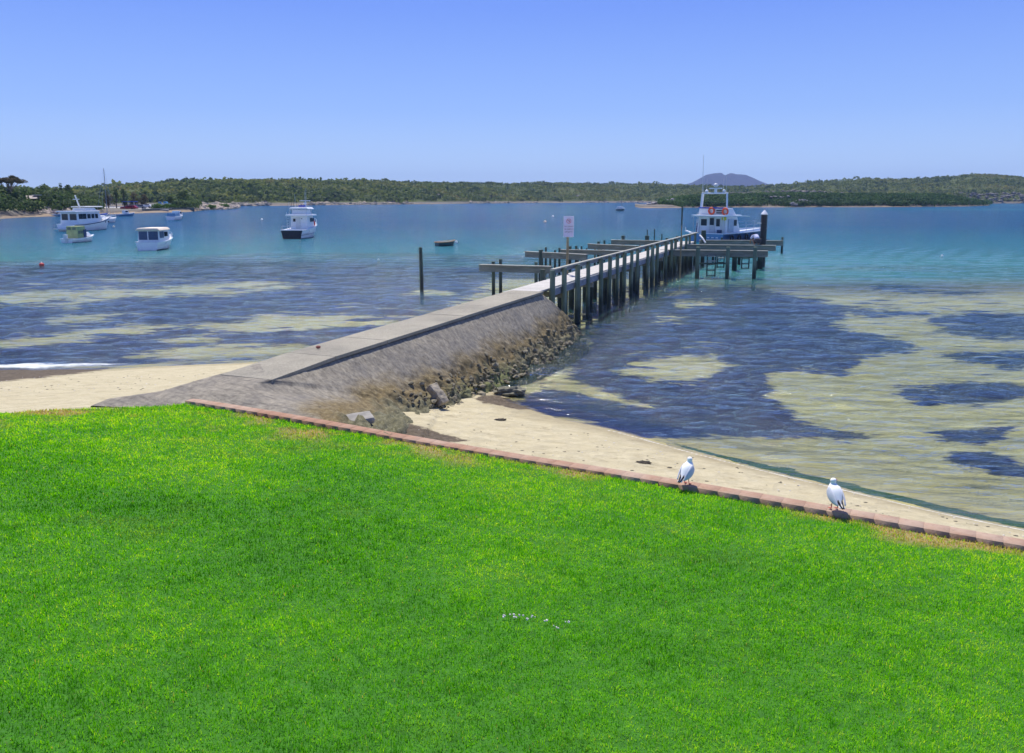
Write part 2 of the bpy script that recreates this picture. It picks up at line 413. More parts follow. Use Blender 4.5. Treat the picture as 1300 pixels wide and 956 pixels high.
CLEAR = [
 [(825, 455), (870, 450), (915, 452), (922, 464), (905, 478), (880, 484), (830, 482), (790, 470)],
 [(835, 404), (860, 404), (862, 408), (838, 409)],
 [(770, 370), (800, 366), (830, 367), (870, 371), (845, 377), (780, 378)],
 [(862, 384), (905, 383), (905, 388), (865, 389)],
 [(760, 384), (790, 381), (800, 385), (770, 389)],
 [(-900, 378), (0, 374), (100, 366), (200, 367), (290, 359), (330, 359), (390, 362), (330, 368), (210, 378), (150, 376), (90, 390), (55, 388), (120, 377), (0, 388), (-900, 400)],
 [(95, 353), (180, 348), (265, 350), (180, 357)],
 [(-300, 440), (0, 433), (60, 424), (180, 412), (280, 411), (340, 400), (420, 401), (520, 406), (490, 412), (380, 418), (310, 420), (200, 420), (110, 432), (40, 438), (-200, 448)],
 [(165, 452), (240, 441), (330, 437), (400, 440), (385, 448), (330, 458), (240, 457)],
 [(195, 430), (240, 426), (285, 427), (270, 433), (215, 435)],
 [(510, 373), (540, 371), (568, 372), (545, 376)],
 [(60, 405), (160, 398), (130, 408), (60, 412)],
]

def land_height(X, Y):
    """beach and bed height for world x, y arrays"""
    P = np.stack([X, Y], 1)
    left = X < (1.05 + (Y - 27.0) * .41)      # west of the jetty line
    shoreL_y = np.interp(X, [p[0] for p in shl_w], [p[1] for p in shl_w])
    xs = [p[0] for p in shr_w]; ys = [p[1] for p in shr_w]
    shoreR_y = np.interp(X, xs, ys)
    dL = seg_dist(P, shl_w); dR = seg_dist(P, shr_w)
    s = np.where(left, np.where(Y < shoreL_y, dL, -dL), np.where(Y < shoreR_y, dR, -dR))
    s = np.where((~left) & (X < xs[0]), np.where(Y < ys[0], dR, -dR * .6), s)
    by = np.interp(X, [p[0] for p in border_xy], [p[1] for p in border_xy])
    k = seg_dist(P, border_xy); k = np.where(Y < by, 0, k)
    zk = np.where(left, 1.22, np.where(X < -1.5, .95, .85))
    zl = zk * np.maximum(s, 0) / (np.maximum(s, 0) + k + 1e-6)
    q = np.maximum(-s, 0)
    shallow = .10 * q * np.exp(-q / 12) + .55 * (1 - np.exp(-q / 16))
    t = np.clip((Y - 52) / 38, 0, 1); t = t * t * (3 - 2 * t)
    zs = -(shallow * (1 - t) + 4.5 * t)
    z = np.where(s > 0, zl, zs)
    z = z + (fbm(X * .8, Y * .8, 3, 3) - .5) * .07 * np.clip(np.abs(s) / 2, 0, 1)
    inner = Y < by
    z = np.where(inner, zk - .25, z)
    return z, s, left

rows = np.concatenate([[253.12, 253.3, 253.6], np.arange(254, 262, 1.0), np.arange(262, 540, .8), np.arange(540, 720, 1.5), np.arange(720, 1060, 8)])[::-1]
cols = np.concatenate([np.arange(-1500, -100, 25), np.arange(-100, 1400, 3.0), np.arange(1400, 2800, 25)])
Rr, Cc = np.meshgrid(rows, cols, indexing='ij')
u = (Cc - CX) / F; v = (CY - Rr) / F
dz = -sp + v * cp; t_ = -HC / dz
GX = (u * t_).ravel(); GY = ((cp + v * sp) * t_).ravel()
GZ, GS, GL = land_height(GX, GY)
px, py = projn(np.stack([GX, GY, np.minimum(GZ, 0)], 1))
PP = np.stack([px, py], 1)
weed = np.full(len(px), -60.0)
for poly in WEED: weed = np.maximum(weed, sdf_px(PP, poly))
for poly in CLEAR: weed = np.minimum(weed, -sdf_px(PP, poly))
weed = np.clip(weed / 22.0, -1.6, 1.6)
weed = np.where(py < 322, -1.6, weed)
wrack = np.clip(sdf_px(np.stack(projn(np.stack([GX, GY, GZ], 1)), 1), [(-700, 466), (0, 466), (60, 467), (150, 466), (110, 474), (55, 480), (0, 486), (-700, 500)]) / 14, -1, 1) * .6 + .5
wr2 = np.clip(sdf_px(np.stack(projn(np.stack([GX, GY, GZ], 1)), 1), [(490, 541), (520, 536), (560, 548), (600, 560), (560, 562), (500, 552)]) / 14, -1, 1) * .6 + .45
wr3 = np.clip(sdf_px(np.stack(projn(np.stack([GX, GY, GZ], 1)), 1), [(600, 505), (630, 499), (665, 512), (690, 524), (650, 520), (610, 512)]) / 12, -1, 1) * .6 + .42
wrack = np.maximum(np.maximum(wrack, wr2), wr3)
aw = .08 + .28 * np.clip(fbm(GX * .7, GY * .7, 3, 33) * 1.8 - .5, 0, 1) + .10 * np.clip((px - 900) / 400, 0, 1)
algae = np.exp(-((GS + .12 + aw * .6) / aw) ** 2) * np.where(GL, 0, 1) * np.clip((px - 780) / 140, 0, 1) * 1.02
foam = np.exp(-((GS - .10) / .05) ** 2) * np.where(GL, 0, 1) * np.clip((px - 720) / 60, 0, 1)
OG = np_mesh('ground', np.stack([GX, GY, GZ], 1), [grid_faces(len(rows), len(cols))], ground_mat(), smooth=True,
        attrs={'weed': weed, 'wrack': wrack, 'algae': algae, 'foam': foam}, kind='structure')
depth = np.maximum(-GZ, 0)
deep = np.clip((GY - 55) / 90, 0, 1) ** .7
# pale sandbar before the peninsula on the right
bar = np.exp(-((py - 279 - (px - 1300) * .008) / 2.2) ** 2) * np.clip((px - 1020) / 160, 0, 1) + .6 * np.exp(-((py - 268) / 4) ** 2) * np.clip((px - 850) / 300, 0, 1)
deep = np.clip(deep - .6 * bar, 0, 1)
turb = 1 - np.exp(-np.maximum(depth-.25,0) * .34); edgeY = np.where(GL, 57.0, 44.0) + (fbm(GX * .05, GY * .12, 3, 55) - .5) * 14
turb = np.clip(np.maximum(np.maximum(turb, .10 * np.clip(-GS, 0, 1)), .97 * np.clip((GY - edgeY) / 13, 0, 1) ** .8), 0, .97)
wash = np.exp(-((-GS - .65) / .42) ** 2) * np.where(GL, 1, 0) * np.clip((300 - px) / 260, .45, 1) * .80
calm = np.clip(.35 + (-GS) / 3.5, .3, 1.0) * np.clip(1.0 + .8 * (GY - 50) / 100, 1.0, 1.8)
# wind ripples: a sum of short crested wave trains, each left out where the sheet is too coarse for it
wr_ = np.random.default_rng(42); WZ = np.zeros(len(GX)); dist_ = np.sqrt(GX ** 2 + GY ** 2)
rowsp = np.gradient(GY.reshape(len(rows), len(cols)), axis=0).ravel(); colsp = np.gradient(GX.reshape(len(rows), len(cols)), axis=1).ravel()
wob = (fbm(GX * .25, GY * .25, 2, 91) - .5) * 3.0; gustv = .45 + 1.1 * fbm(GX * .05, GY * .09, 3, 92)
for k in range(90):
    lam = .27 * (10.0 ** wr_.random()); th = wr_.normal(0, .55) + .12; ph = wr_.random() * 6.28
    kx, ky = math.sin(th) * 2 * math.pi / lam, math.cos(th) * 2 * math.pi / lam
    fade = np.clip((lam / np.maximum(np.abs(rowsp) * abs(math.cos(th)) + np.abs(colsp) * abs(math.sin(th)), 1e-3) - 2.2) / 2.0, 0, 1)
    WZ += SLOPE * lam / (2 * math.pi) * np.sin(kx * GX + ky * GY + ph + wob * (.4 / lam) ** .5) * fade
WZ *= gustv * np.clip(.25 + (-GS) / 4.0, .0, 1.0)
OW = np_mesh('water', np.stack([GX, GY, WZ], 1), [grid_faces(len(rows), len(cols))], water_mat(), smooth=True,
        attrs={'deep': deep, 'turb': turb, 'wash': wash, 'calm': calm}, kind='structure')

# ------------------------------------------------------------ lawn
def border_y(x): return np.interp(x, [p[0] for p in border_xy], [p[1] for p in border_xy])
def lawn_z(x, y):
    d = np.maximum(border_y(x) - y, 0) * .88
    base = KERB_Z - .055 + .10 * d - .10 * np.maximum(d - 12, 0)
    und = (fbm(x * .18, y * .18, 2, 9) - .5) * .25 * np.clip(d / 4, 0, 1) + (fbm(x * 1.1, y * 1.1, 3, 5) - .5) * .05
    return base + und
def soil_mat():
    m, nt, out = new_mat('lawn_soil')
    p = N(nt, 'ShaderNodeBsdfPrincipled', Roughness=1.0)
    geo = nt.nodes.new('ShaderNodeNewGeometry'); pos = geo.outputs['Position']
    c = ramp(nt, noise(nt, 9, 6, .7, vec=pos), [(.3, (.020, .10, .003)), (.6, (.045, .18, .006)), (.8, (.09, .17, .02))])
    dryf = ramp(nt, attr(nt, 'dry'), [(.2, (0, 0, 0)), (.9, (1, 1, 1))])
    c = mixc(nt, dryf, c, (.30, .23, .10))
    nt.links.new(c, p.inputs['Base Color']); nt.links.new(bump(nt, noise(nt, 30, 4, vec=pos), 1, .02), p.inputs['Normal'])
    nt.links.new(p.outputs[0], out.inputs[0]); return m
def dry_amount(x, y):
    d = np.maximum(border_y(x) - y, 0)
    edge = np.exp(-(d / .55) ** 2)
    n = fbm(x * 1.3, y * 1.3, 4, 21)
    leftedge = np.exp(-((d - .7) / 1.1) ** 2) * np.clip((-2.0 - x) / 3, 0, 1)
    return np.clip((n - .52) * 5, 0, 1) * np.clip(edge + leftedge * .8, 0, 1) + .25 * np.clip((n - .62) * 4, 0, 1)
lx = np.concatenate([np.linspace(-60, -16, 20), np.linspace(-15.5, 15.5, 260), np.linspace(16, 45, 20)])
ld = np.concatenate([np.linspace(0, 14, 130), np.linspace(14.5, 60, 25)])
LD, LX = np.meshgrid(ld, lx, indexing='ij')
LXr = LX.ravel(); LYr = border_y(LXr) - LD.ravel()
OL = np_mesh('lawn', np.stack([LXr, LYr, lawn_z(LXr, LYr)], 1), [grid_faces(len(ld), len(lx))], soil_mat(), smooth=True,
        attrs={'dry': dry_amount(LXr, LYr)}, kind='structure')

def blade_mat():
    m, nt, out = new_mat('grass_blades')
    tone = attr(nt, 'tone'); dry = attr(nt, 'dry')
    c = ramp(nt, tone, [(0, (.034, .20, .003)), (.4, (.135, .48, .006)), (.75, (.29, .68, .012)), (1, (.56, .80, .05))])
    c = mixc(nt, dry, c, (.50, .42, .16))
    p = N(nt, 'ShaderNodeBsdfPrincipled', Roughness=.6); p.inputs['Specular IOR Level'].default_value = .04
    nt.links.new(c, p.inputs['Base Color'])
    t = nt.nodes.new('ShaderNodeBsdfTranslucent'); nt.links.new(mixc(nt, 1.0, c, (1.35, 1.2, .4), 'MULTIPLY'), t.inputs[0])
    mx = N(nt, 'ShaderNodeMixShader'); mx.inputs[0].default_value = .50
    nt.links.new(p.outputs[0], mx.inputs[1]); nt.links.new(t.outputs[0], mx.inputs[2]); nt.links.new(mx.outputs[0], out.inputs[0]); return m
def make_grass(n_prop):
    x = rng.uniform(-15, 14, n_prop); d = rng.uniform(0, 14.5, n_prop)
    y = border_y(x) - d
    dist = np.sqrt(x ** 2 + y ** 2)
    ok = (y > 1.2) & (np.abs(x) < .66 * y + 2.2) & (rng.random(n_prop) < np.clip((5.0 / np.maximum(dist, 1)) ** 1.5, 0, 1))
    x, y, dist = x[ok], y[ok], dist[ok]; n = len(x)
    # pull the blades into tufts
    cxn = fbm(x * 9, y * 9, 2, 31); ang0 = fbm(x * 5, y * 5, 2, 41) * 12
    z = lawn_z(x, y)
    dedge = np.maximum(border_y(x) - y, 0)
    size = (.55 + .9 * fbm(x * 3, y * 3, 3, 51)) * rng.uniform(.6, 1.35, n)
    size = size * np.where(dedge < .25, 1.25, 1)
    L = .027 * size * np.clip(dist / 9, 1, 1.6) ** .5
    W = .0040 * np.clip(dist / 5.0, .9, 3.0) * rng.uniform(.7, 1.3, n)
    a = ang0 + rng.normal(0, 1.6, n); lean = rng.uniform(.2, 1.25, n)
    dx, dy = np.cos(a), np.sin(a); sa = a + math.pi / 2 + rng.normal(0, .5, n); wx, wy = np.cos(sa) * W / 2, np.sin(sa) * W / 2
    hz = np.cos(lean) * L; hr = np.sin(lean) * L
    P0 = np.stack([x - wx, y - wy, z - .004], 1); P1 = np.stack([x + wx, y + wy, z - .004], 1)
    mx_, my_, mz_ = x + dx * hr * .4, y + dy * hr * .4, z + hz * .65
    P2 = np.stack([mx_ - wx * .8, my_ - wy * .8, mz_], 1); P3 = np.stack([mx_ + wx * .8, my_ + wy * .8, mz_], 1)
    P4 = np.stack([x + dx * hr, y + dy * hr, z + hz], 1)
    V = np.stack([P0, P1, P2, P3, P4], 1).reshape(-1, 3)
    i = np.arange(n) * 5
    quads = np.stack([i, i + 1, i + 3, i + 2], 1); tris = np.stack([i + 2, i + 3, i + 4], 1)
    tone = -.04 + .86 * fbm(x * .55, y * .8, 3, 61) + .40 * (fbm(x * 14, y * 14, 2, 71) - .5) * 1.4 + rng.normal(0, .18, n)
    tone = tone + .34 * np.clip(1 - dedge / 5.5, 0, 1)
    dry = np.clip(dry_amount(x, y) * 1.3 * (rng.random(n) < .75) + (rng.random(n) < .012) * .8, 0, 1)
    o = np_mesh('grass', V, [quads, tris], blade_mat(), attrs={'tone': np.repeat(np.clip(tone, 0, 1), 5), 'dry': np.repeat(dry, 5)}, kind='stuff')
    tag(o, 'short bright green mown lawn grass with straw coloured blades near the kerb', 'grass')
    print('blades', n)
make_grass(3600000)

# ------------------------------------------------------------ brick kerb
def brick_mat():
    m, nt, out = new_mat('kerb_brick')
    p = N(nt, 'ShaderNodeBsdfPrincipled', Roughness=.85)
    geo = nt.nodes.new('ShaderNodeNewGeometry'); pos = geo.outputs['Position']
    a = attr(nt, 'tone')
    c = ramp(nt, a, [(0, (.30, .150, .085)), (.5, (.33, .175, .10)), (1, (.36, .20, .12))])
    s = ramp(nt, noise(nt, 1.1, 6, .7, vec=pos), [(.40, (0, 0, 0)), (.62, (1, 1, 1))])
    c = mixc(nt, mth(nt, 'MULTIPLY', s, .5), c, (.50, .41, .31))
    c = mixc(nt, mth(nt, 'MULTIPLY', ramp(nt, noise(nt, 16, 5, .7, vec=pos), [(.5, (0, 0, 0)), (.7, (1, 1, 1))]), .5), c, (.20, .12, .08))
    nt.links.new(c, p.inputs['Base Color']); nt.links.new(bump(nt, noise(nt, 40, 4, vec=pos), .6, .006), p.inputs['Normal'])
    nt.links.new(p.outputs[0], out.inputs[0]); return m
kang = math.atan2(kd.y, kd.x)
kerb = empty('brick_kerb', (KA.x, KA.y, KERB_Z), kang, 'long low terracotta brick kerb between the green lawn and the beach', 'kerb')
V = []; Fq = []; tones = []
Lk = (KB - KA).length + 26; nb = int(Lk / .235); KW = .185
for i in range(nb):
    a = i * .235 + .0002; b = a + .2346; dzv = random.uniform(-.0012, .0012) + .010 * math.sin(i * .21); wv = random.uniform(-.002, .002)
    for (y0, y1) in ((wv, KW + wv),):
        n = len(V); e = .0015
        V += [(a, y0, -.16), (b, y0, -.16), (b, y1, -.16), (a, y1, -.16), (a, y0, dzv - e), (b, y0, dzv - e), (b, y1, dzv - e), (a, y1, dzv - e),
              (a + e, y0 + e, dzv), (b - e, y0 + e, dzv), (b - e, y1 - e, dzv), (a + e, y1 - e, dzv)]
        Fq += [(n, n + 1, n + 5, n + 4), (n + 1, n + 2, n + 6, n + 5), (n + 2, n + 3, n + 7, n + 6), (n + 3, n, n + 4, n + 7), (n + 4, n + 5, n + 9, n + 8), (n + 5, n + 6, n + 10, n + 9), (n + 6, n + 7, n + 11, n + 10), (n + 7, n + 4, n + 8, n + 11), (n + 8, n + 9, n + 10, n + 11)]
        tones += [.3 + .4 * random.random()] * 12
np_mesh('brick_course', V, [np.array(Fq)], brick_mat(), kerb, attrs={'tone': tones})
mb = MB(); mb.box((Lk / 2, KW / 2, -.014 - .35), (Lk, KW - .012, .70)); mb.build('mortar_base', pbr('mortar', (.30, .26, .21), .95, var=.2, bmp=.5, bscale=12), kerb)

# ------------------------------------------------------------ stone groyne with a concrete path on its crest
R0 = G(343, 479, 1.5); R1 = G(689, 371, 1.6)
gd = (R1 - R0); glen = gd.length; gdir = Vector((gd.x, gd.y, 0)).normalized(); gl_side = Vector((-gdir.y, gdir.x, 0))
PW = 1.12
def Rat(f): return R0.lerp(R1, f)
def Lat(f): return Rat(f) + gl_side * PW
st = []
def W(x, y, z): return G(x, y, z)
def KP(x, z): q = G(x, 508.5 + .1723 * (x - 235), KERB_Z) + kn * .06; q.z = z; return q
st.append((W(116, 515, 1.19), KP(300, 1.22), KP(500, 1.16)))
st.append((W(138, 506, 1.25), W(302, 507, 1.32), W(476, 537.5, 1.13)))
st.append((W(170, 501.5, 1.29), W(307, 501, 1.37), W(505, 540, .86)))
st.append((W(205, 496.5, 1.33), W(312, 494, 1.41), W(530, 530, .46)))
st.append((W(249, 483, 1.42), W(328, 486, 1.44), W(548, 523, .30)))
st.append((W(329, 461.5, 1.50), Rat(0) - Vector((0, 0, .045)), W(566, 518, .22)))
for f, t in ((.12, (600, 506, .06)), (.24, (629, 496, -.02)), (.42, (669, 478, -.05)), (.60, (695, 460, -.05)), (.79, (717, 445, -.05)), (1.0, (741, 425, -.06))):
    st.append((Lat(f) - Vector((0, 0, .07)), Rat(f) - Vector((0, 0, .07)), W(*t)))
NS = 330; NC = 96
keys = np.linspace(0, 1, len(st))
# resample along stations
cum = [0]
for a, b in zip(st[:-1], st[1:]): cum.append(cum[-1] + max(.4, (b[1] - a[1]).length))
cum = np.array(cum) / cum[-1]; tt = np.linspace(0, 1, NS)
def smooth_interp(t, xp, fp):
    # catmull-rom on the station values
    m = np.gradient(fp, xp); i = np.clip(np.searchsorted(xp, t) - 1, 0, len(xp) - 2)
    h = xp[i + 1] - xp[i]; s = (t - xp[i]) / h
    return (2 * s**3 - 3 * s**2 + 1) * fp[i] + (s**3 - 2 * s**2 + s) * h * m[i] + (-2 * s**3 + 3 * s**2) * fp[i + 1] + (s**3 - s**2) * h * m[i + 1]
lines = []
for j in range(3):
    A = np.array([tuple(s[j]) for s in st])
    lines.append(np.stack([np.interp(tt, cum, A[:, k]) for k in range(3)], 1))
Ll, Rl, Tl = lines
cs = np.linspace(0, 1, NC)
V = np.zeros((NS, NC, 3)); wv = np.zeros((NS, NC))
nl, nm = 22, 16
for i in range(NS):
    f = tt[i]
    L, Rr_, T = Ll[i], Rl[i], Tl[i]
    LT = L + np.array([gl_side.x, gl_side.y, 0]) * (1.6 if f > .3 else .35 + .5 * f / .3) ; LT[2] = -.5 if f > .45 else L[2] - .35 - 1.2 * f
    rows_ = []
    for s in np.linspace(0, 1, nl, endpoint=False): rows_.append((LT + (L - LT) * s, (1 - s)))
    for s in np.linspace(0, 1, nm, endpoint=False): rows_.append((L + (Rr_ - L) * s, 0))
    nr = NC - nl - nm
    for k in range(nr):
        s = k / (nr - 7)
        if s <= 1:
            p = Rr_ + (T - Rr_) * s; p = p.copy(); p[2] += .10 * math.sin(math.pi * min(1, s)) * (1 - .4 * s); rows_.append((p, s))
        else:
            e = (s - 1) * (nr - 7) / 6
            d = (T - Rr_); d = d / np.linalg.norm(d); p = T + d * .35 * e; p = p.copy(); p[2] = T[2] - .55 * e; rows_.append((p, 1.0))
    for k, (p, w_) in enumerate(rows_): V[i, k] = p; wv[i, k] = w_
# end cap: the last rows close down into the sea
endn = 22
capd = np.array([gdir.x, gdir.y, 0])
cap = []; capw = []
for e in range(1, endn + 1):
    q = e / endn
    base = V[-1].copy(); zc = base[:, 2]
    down = q * 2.5
    b2 = base + capd * (q * .55)
    ctr = V[-1, nl:nl + nm].mean(0)
    b2[:, 2] = np.minimum(zc, 1.62 - down * 1.0 + 0) * 1.0
    b2[:, 2] = zc - np.maximum(0, zc + .7) * q
    cap.append(b2); capw.append(np.maximum(wv[-1], q))
V = np.concatenate([V, np.array(cap)], 0); wv = np.concatenate([wv, np.array(capw)], 0)
NSt = V.shape[0]
flat = V.reshape(-1, 3); wf_ = wv.ravel()
disp = np.zeros(len(flat)); disp2 = np.zeros(len(flat))
for i, p in enumerate(flat):
    q = Vector(p)
    w_ = wf_[i]
    n1 = mnoise.fractal(q * 1.4, 1.0, 2.1, 5); n2 = mnoise.fractal(q * 5.0, .8, 2.1, 4)
    ridg = abs(mnoise.noise(q * 2.6 + Vector((9, 3, 1))))
    amp = .012 + .16 * max(0, min(1, (w_ - .35) / .6)) ** 1.3
    disp[i] = amp * (n1 * .7 + n2 * .75 - ridg * .8) if w_ > 0 else .004 * n2
    disp2[i] = amp * mnoise.fractal(q * 3.1 + Vector((50, 0, 0)), .9, 2.0, 4) * .9 if w_ > 0 else 0
flat = flat + np.stack([disp2 * .6, -disp2 * .3, disp], 1)
def groyne_mat():
    m, nt, out = new_mat('weathered_groyne_stone')
    p = N(nt, 'ShaderNodeBsdfPrincipled', Roughness=.93)
    geo = nt.nodes.new('ShaderNodeNewGeometry'); pos = geo.outputs['Position']
    w_ = attr(nt, 'wear'); lft = attr(nt, 'shoreward')
    n = noise(nt, 1.3, 6, .65, vec=pos); nf = noise(nt, 9, 7, .75, vec=pos); nv = noise(nt, 28, 4, .7, vec=pos)
    mp = nt.nodes.new('ShaderNodeMapping'); mp.inputs['Rotation'].default_value = (0, 0, math.radians(35)); nt.links.new(pos, mp.inputs['Vector'])
    sk = noise(nt, 2.2, 7, .75, vec=mp.outputs[0], sc=(.55, 4.5, 2.5))
    grey = ramp(nt, nf, [(.30, (.13, .11, .082)), (.5, (.25, .22, .165)), (.70, (.36, .32, .24))])
    streak = ramp(nt, sk, [(.34, (.50, .49, .48)), (.50, (1, 1, 1)), (.66, (1.22, 1.2, 1.15))])
    grey = mixc(nt, .9, grey, streak, 'MULTIPLY')
    grey = mixc(nt, mth(nt, 'MULTIPLY', ramp(nt, n, [(.45, (0, 0, 0)), (.7, (1, 1, 1))]), .5), grey, (.10, .095, .09))
    mid = ramp(nt, nf, [(.3, (.055, .04, .018)), (.5, (.16, .115, .045)), (.72, (.30, .24, .12))])
    low = ramp(nt, nf, [(.3, (.03, .032, .018)), (.5, (.12, .11, .055)), (.75, (.30, .28, .17))])
    a = mth(nt, 'ADD', w_, mth(nt, 'MULTIPLY', mth(nt, 'SUBTRACT', noise(nt, .9, 6, .7, vec=pos), .5), .75))
    c = mixc(nt, ramp(nt, a, [(.36, (0, 0, 0)), (.60, (1, 1, 1))]), grey, mid)
    c = mixc(nt, ramp(nt, a, [(.66, (0, 0, 0)), (.86, (1, 1, 1))]), c, low)
    gg = mth(nt, 'MULTIPLY', ramp(nt, a, [(.66, (0, 0, 0)), (.85, (1, 1, 1))]), lft)
    c = mixc(nt, mth(nt, 'MULTIPLY', gg, ramp(nt, nf, [(.35, (.2, .2, .2)), (.6, (1, 1, 1))])), c, (.17, .20, .055))
    c = mixc(nt, ramp(nt, nv, [(.60, (0, 0, 0)), (.80, (.3, .3, .3))]), c, (.42, .40, .34))
    nt.links.new(c, p.inputs['Base Color'])
    b = bump(nt, nf, .6, .035); b2 = bump(nt, nv, .4, .008, b)
    nt.links.new(b2, p.inputs['Normal']); nt.links.new(p.outputs[0], out.inputs[0]); return m
GM = groyne_mat()
groyne = empty('groyne', (R0.x, R0.y, 0), 0, 'grey stone groyne with sloping algae stained side carrying a concrete path out to the jetty', 'groyne')
off = np.array([R0.x, R0.y, 0])
shw = np.repeat(np.clip(1 - np.abs(np.linspace(0, 1, NSt) - .36) / .16, 0, 1), NC)
np_mesh('stone_bank', flat - off, [grid_faces(NSt, NC)[:, ::-1]], GM, groyne, smooth=False, attrs={'wear': wf_, 'shoreward': shw})
# oyster covered rubble along the toe
mb = MB(); random.seed(3)
idx_r = [i for i in range(len(flat)) if wf_[i] > .55 and (i % NC) > nl + nm and (i // NC) > 40 and (i % NC) < NC - 3]
for k in range(1900):
    i = random.choice(idx_r); pw = wf_[i]
    if random.random() > ((pw - .5) / .5) ** 1.5: continue
    p = Vector(flat[i] - off) + Vector((random.uniform(-.05, .05), random.uniform(-.05, .05), random.uniform(-.02, .03)))
    r = random.uniform(.018, .05) * (1 + (random.random() < .12) * random.uniform(.6, 1.8))
    mb.ico(p, r, 0, .35, (random.uniform(.7, 1.5), random.uniform(.7, 1.5), random.uniform(.5, .95)))
rub = mb.build('oyster_rubble', pbr('rubble_stone', (.19, .165, .105), .95, var=.55, nscale=2.5, bmp=.8, bscale=25, dirt=(.05, .045, .03)), groyne); rub['kind'] = 'stuff'
# concrete path slab
def concrete_mat():
    m, nt, out = new_mat('path_concrete')
    p = N(nt, 'ShaderNodeBsdfPrincipled', Roughness=.92)
    geo = nt.nodes.new('ShaderNodeNewGeometry'); pos = geo.outputs['Position']
    c = ramp(nt, noise(nt, .8, 7, .65, vec=pos), [(.32, (.17, .15, .105)), (.5, (.30, .265, .185)), (.68, (.40, .355, .25))])
    c = mixc(nt, .5, c, ramp(nt, noise(nt, 35, 4, .8, vec=pos), [(.38, (.13, .12, .095)), (.62, (.42, .39, .31))]))
    nt.links.new(c, p.inputs['Base Color']); nt.links.new(bump(nt, noise(nt, 50, 4, vec=pos), .5, .008), p.inputs['Normal'])
    nt.links.new(p.outputs[0], out.inputs[0]); return m
CM = concrete_mat()
mb = MB(); nseg = 7
for i in range(nseg):
    f0 = i / nseg + .0006; f1 = (i + 1) / nseg - .0006
    a0, a1 = Rat(f0) - gl_side * .03, Rat(f1) - gl_side * .03
    b0, b1 = Lat(f0), Lat(f1)
    if i == 0: a0 = a0 - Vector((0, 0, .06)); b0 = b0 - Vector((0, 0, .06))
    zt = .025 + random.uniform(-.006, .006); th = .075
    vs = [p - Vector((R0.x, R0.y, 0)) + Vector((0, 0, zt - th)) for p in (a0, a1, b1, b0)] + [p - Vector((R0.x, R0.y, 0)) + Vector((0, 0, zt)) for p in (a0, a1, b1, b0)]
    mb.add(vs, [(3, 2, 1, 0), (4, 5, 6, 7), (0, 1, 5, 4), (1, 2, 6, 5), (2, 3, 7, 6), (3, 0, 4, 7)])
mb.build('concrete_path', CM, groyne, bevel=.008)

# loose things on and round the groyne
def ground_at(px_, py_):
    d = ray(px_, py_)
    for t in np.arange(5, 30, .02):
        q = Vector((0, 0, HC)) + d * float(t)
        if q.z < float(land_height(np.array([q.x]), np.array([q.y]))[0][0]): return q
    return q
def rock(name, px_, py_, z, size, sq, rz, mat, label, cat='rock', jit=.12, sub=2):
    p = ground_at(px_, py_) if z is None else G(px_, py_, z); mb = MB(); mb.ico((0, 0, 0), size, sub, jit, sq); o = mb.build(name, mat, None, smooth=False)
    o.location = p; o.rotation_euler = (random.uniform(-.1, .1), random.uniform(-.1, .1), rz); tag(o, label, cat); return o
stone = pbr('pale_stone', (.42, .38, .30), .95, var=.25, nscale=6, bmp=.6, bscale=30)
darkweed = pbr('dead_seagrass', (.055, .045, .03), 1.0, var=.5, nscale=25, bmp=1, bscale=60)
def roughen(o, n=5, amp=.03, r=None):
    import bmesh
    bm = bmesh.new(); bm.from_mesh(o.data); bmesh.ops.bevel(bm, geom=bm.edges[:], offset=.045, segments=2, affect='EDGES', profile=.6); bmesh.ops.subdivide_edges(bm, edges=bm.edges[:], cuts=n, use_grid_fill=True)
    for v in bm.verts: v.co += Vector(mnoise.noise_vector(v.co * 5)) * amp + Vector(mnoise.noise_vector(v.co * 16)) * amp * .4
    bm.to_mesh(o.data); bm.free(); o.data.update()
# fallen concrete block lying down the slope
blk = MB()
a = G(547, 495, .62); b = G(562, 516, .30)
blk.bar((0, 0, 0), (0, 1.0, 0), .26, .18)
o = blk.build('concrete_block', pbr('pale_concrete', (.33, .28, .20), .95, var=.4, nscale=5, bmp=.9, bscale=16, dirt=(.12, .10, .06)), None); roughen(o)
o.location = a + Vector((0, 0, .10)); dv = (b - a); o.rotation_euler = dv.to_track_quat('Y', 'Z').to_euler(); o.scale = (1, max(.5, dv.length), 1)
tag(o, 'long pale concrete block lying down the algae covered foot of the groyne', 'block')
rock('sea_rock', 648, 498, .04, .26, (1.5, .9, .55), .2, pbr('weedy_rock', (.16, .15, .10), .95, var=.5, nscale=8, bmp=1, bscale=30), 'small weedy dark rock standing in the shallows beside the groyne foot', jit=.22)
rock('rock', 392, 479, 1.22, .07, (1.7, 1, .6), .1, stone, 'pale stone lying on the grey bank just below the start of the path')
rock('rock', 404, 440.5, 1.58, .035, (1.4, 1, .9), .1, pbr('red_stone', (.30, .10, .07), .9), 'small reddish brown stone on the far edge of the concrete path')
rock('seaweed_clump', 816, 588, None, .085, (1.7, .8, .35), .1, darkweed, 'largest dark dried seaweed clump on the sand left of the first gull', 'seaweed', .35)
rock('seaweed_clump', 633, 533.5, None, .085, (1.7, .9, .35), .3, darkweed, 'dark seaweed clump on the sand below the groyne foot', 'seaweed', .35)
rock('seaweed_clump', 850, 594, None, .03, (1.5, 1, .4), .3, darkweed, 'tiny dark seaweed scrap on the sand just left of the first gull', 'seaweed', .35)
CM2 = pbr('grey_slab', (.27, .25, .21), .95, var=.35, nscale=5, bmp=.5, bscale=20)
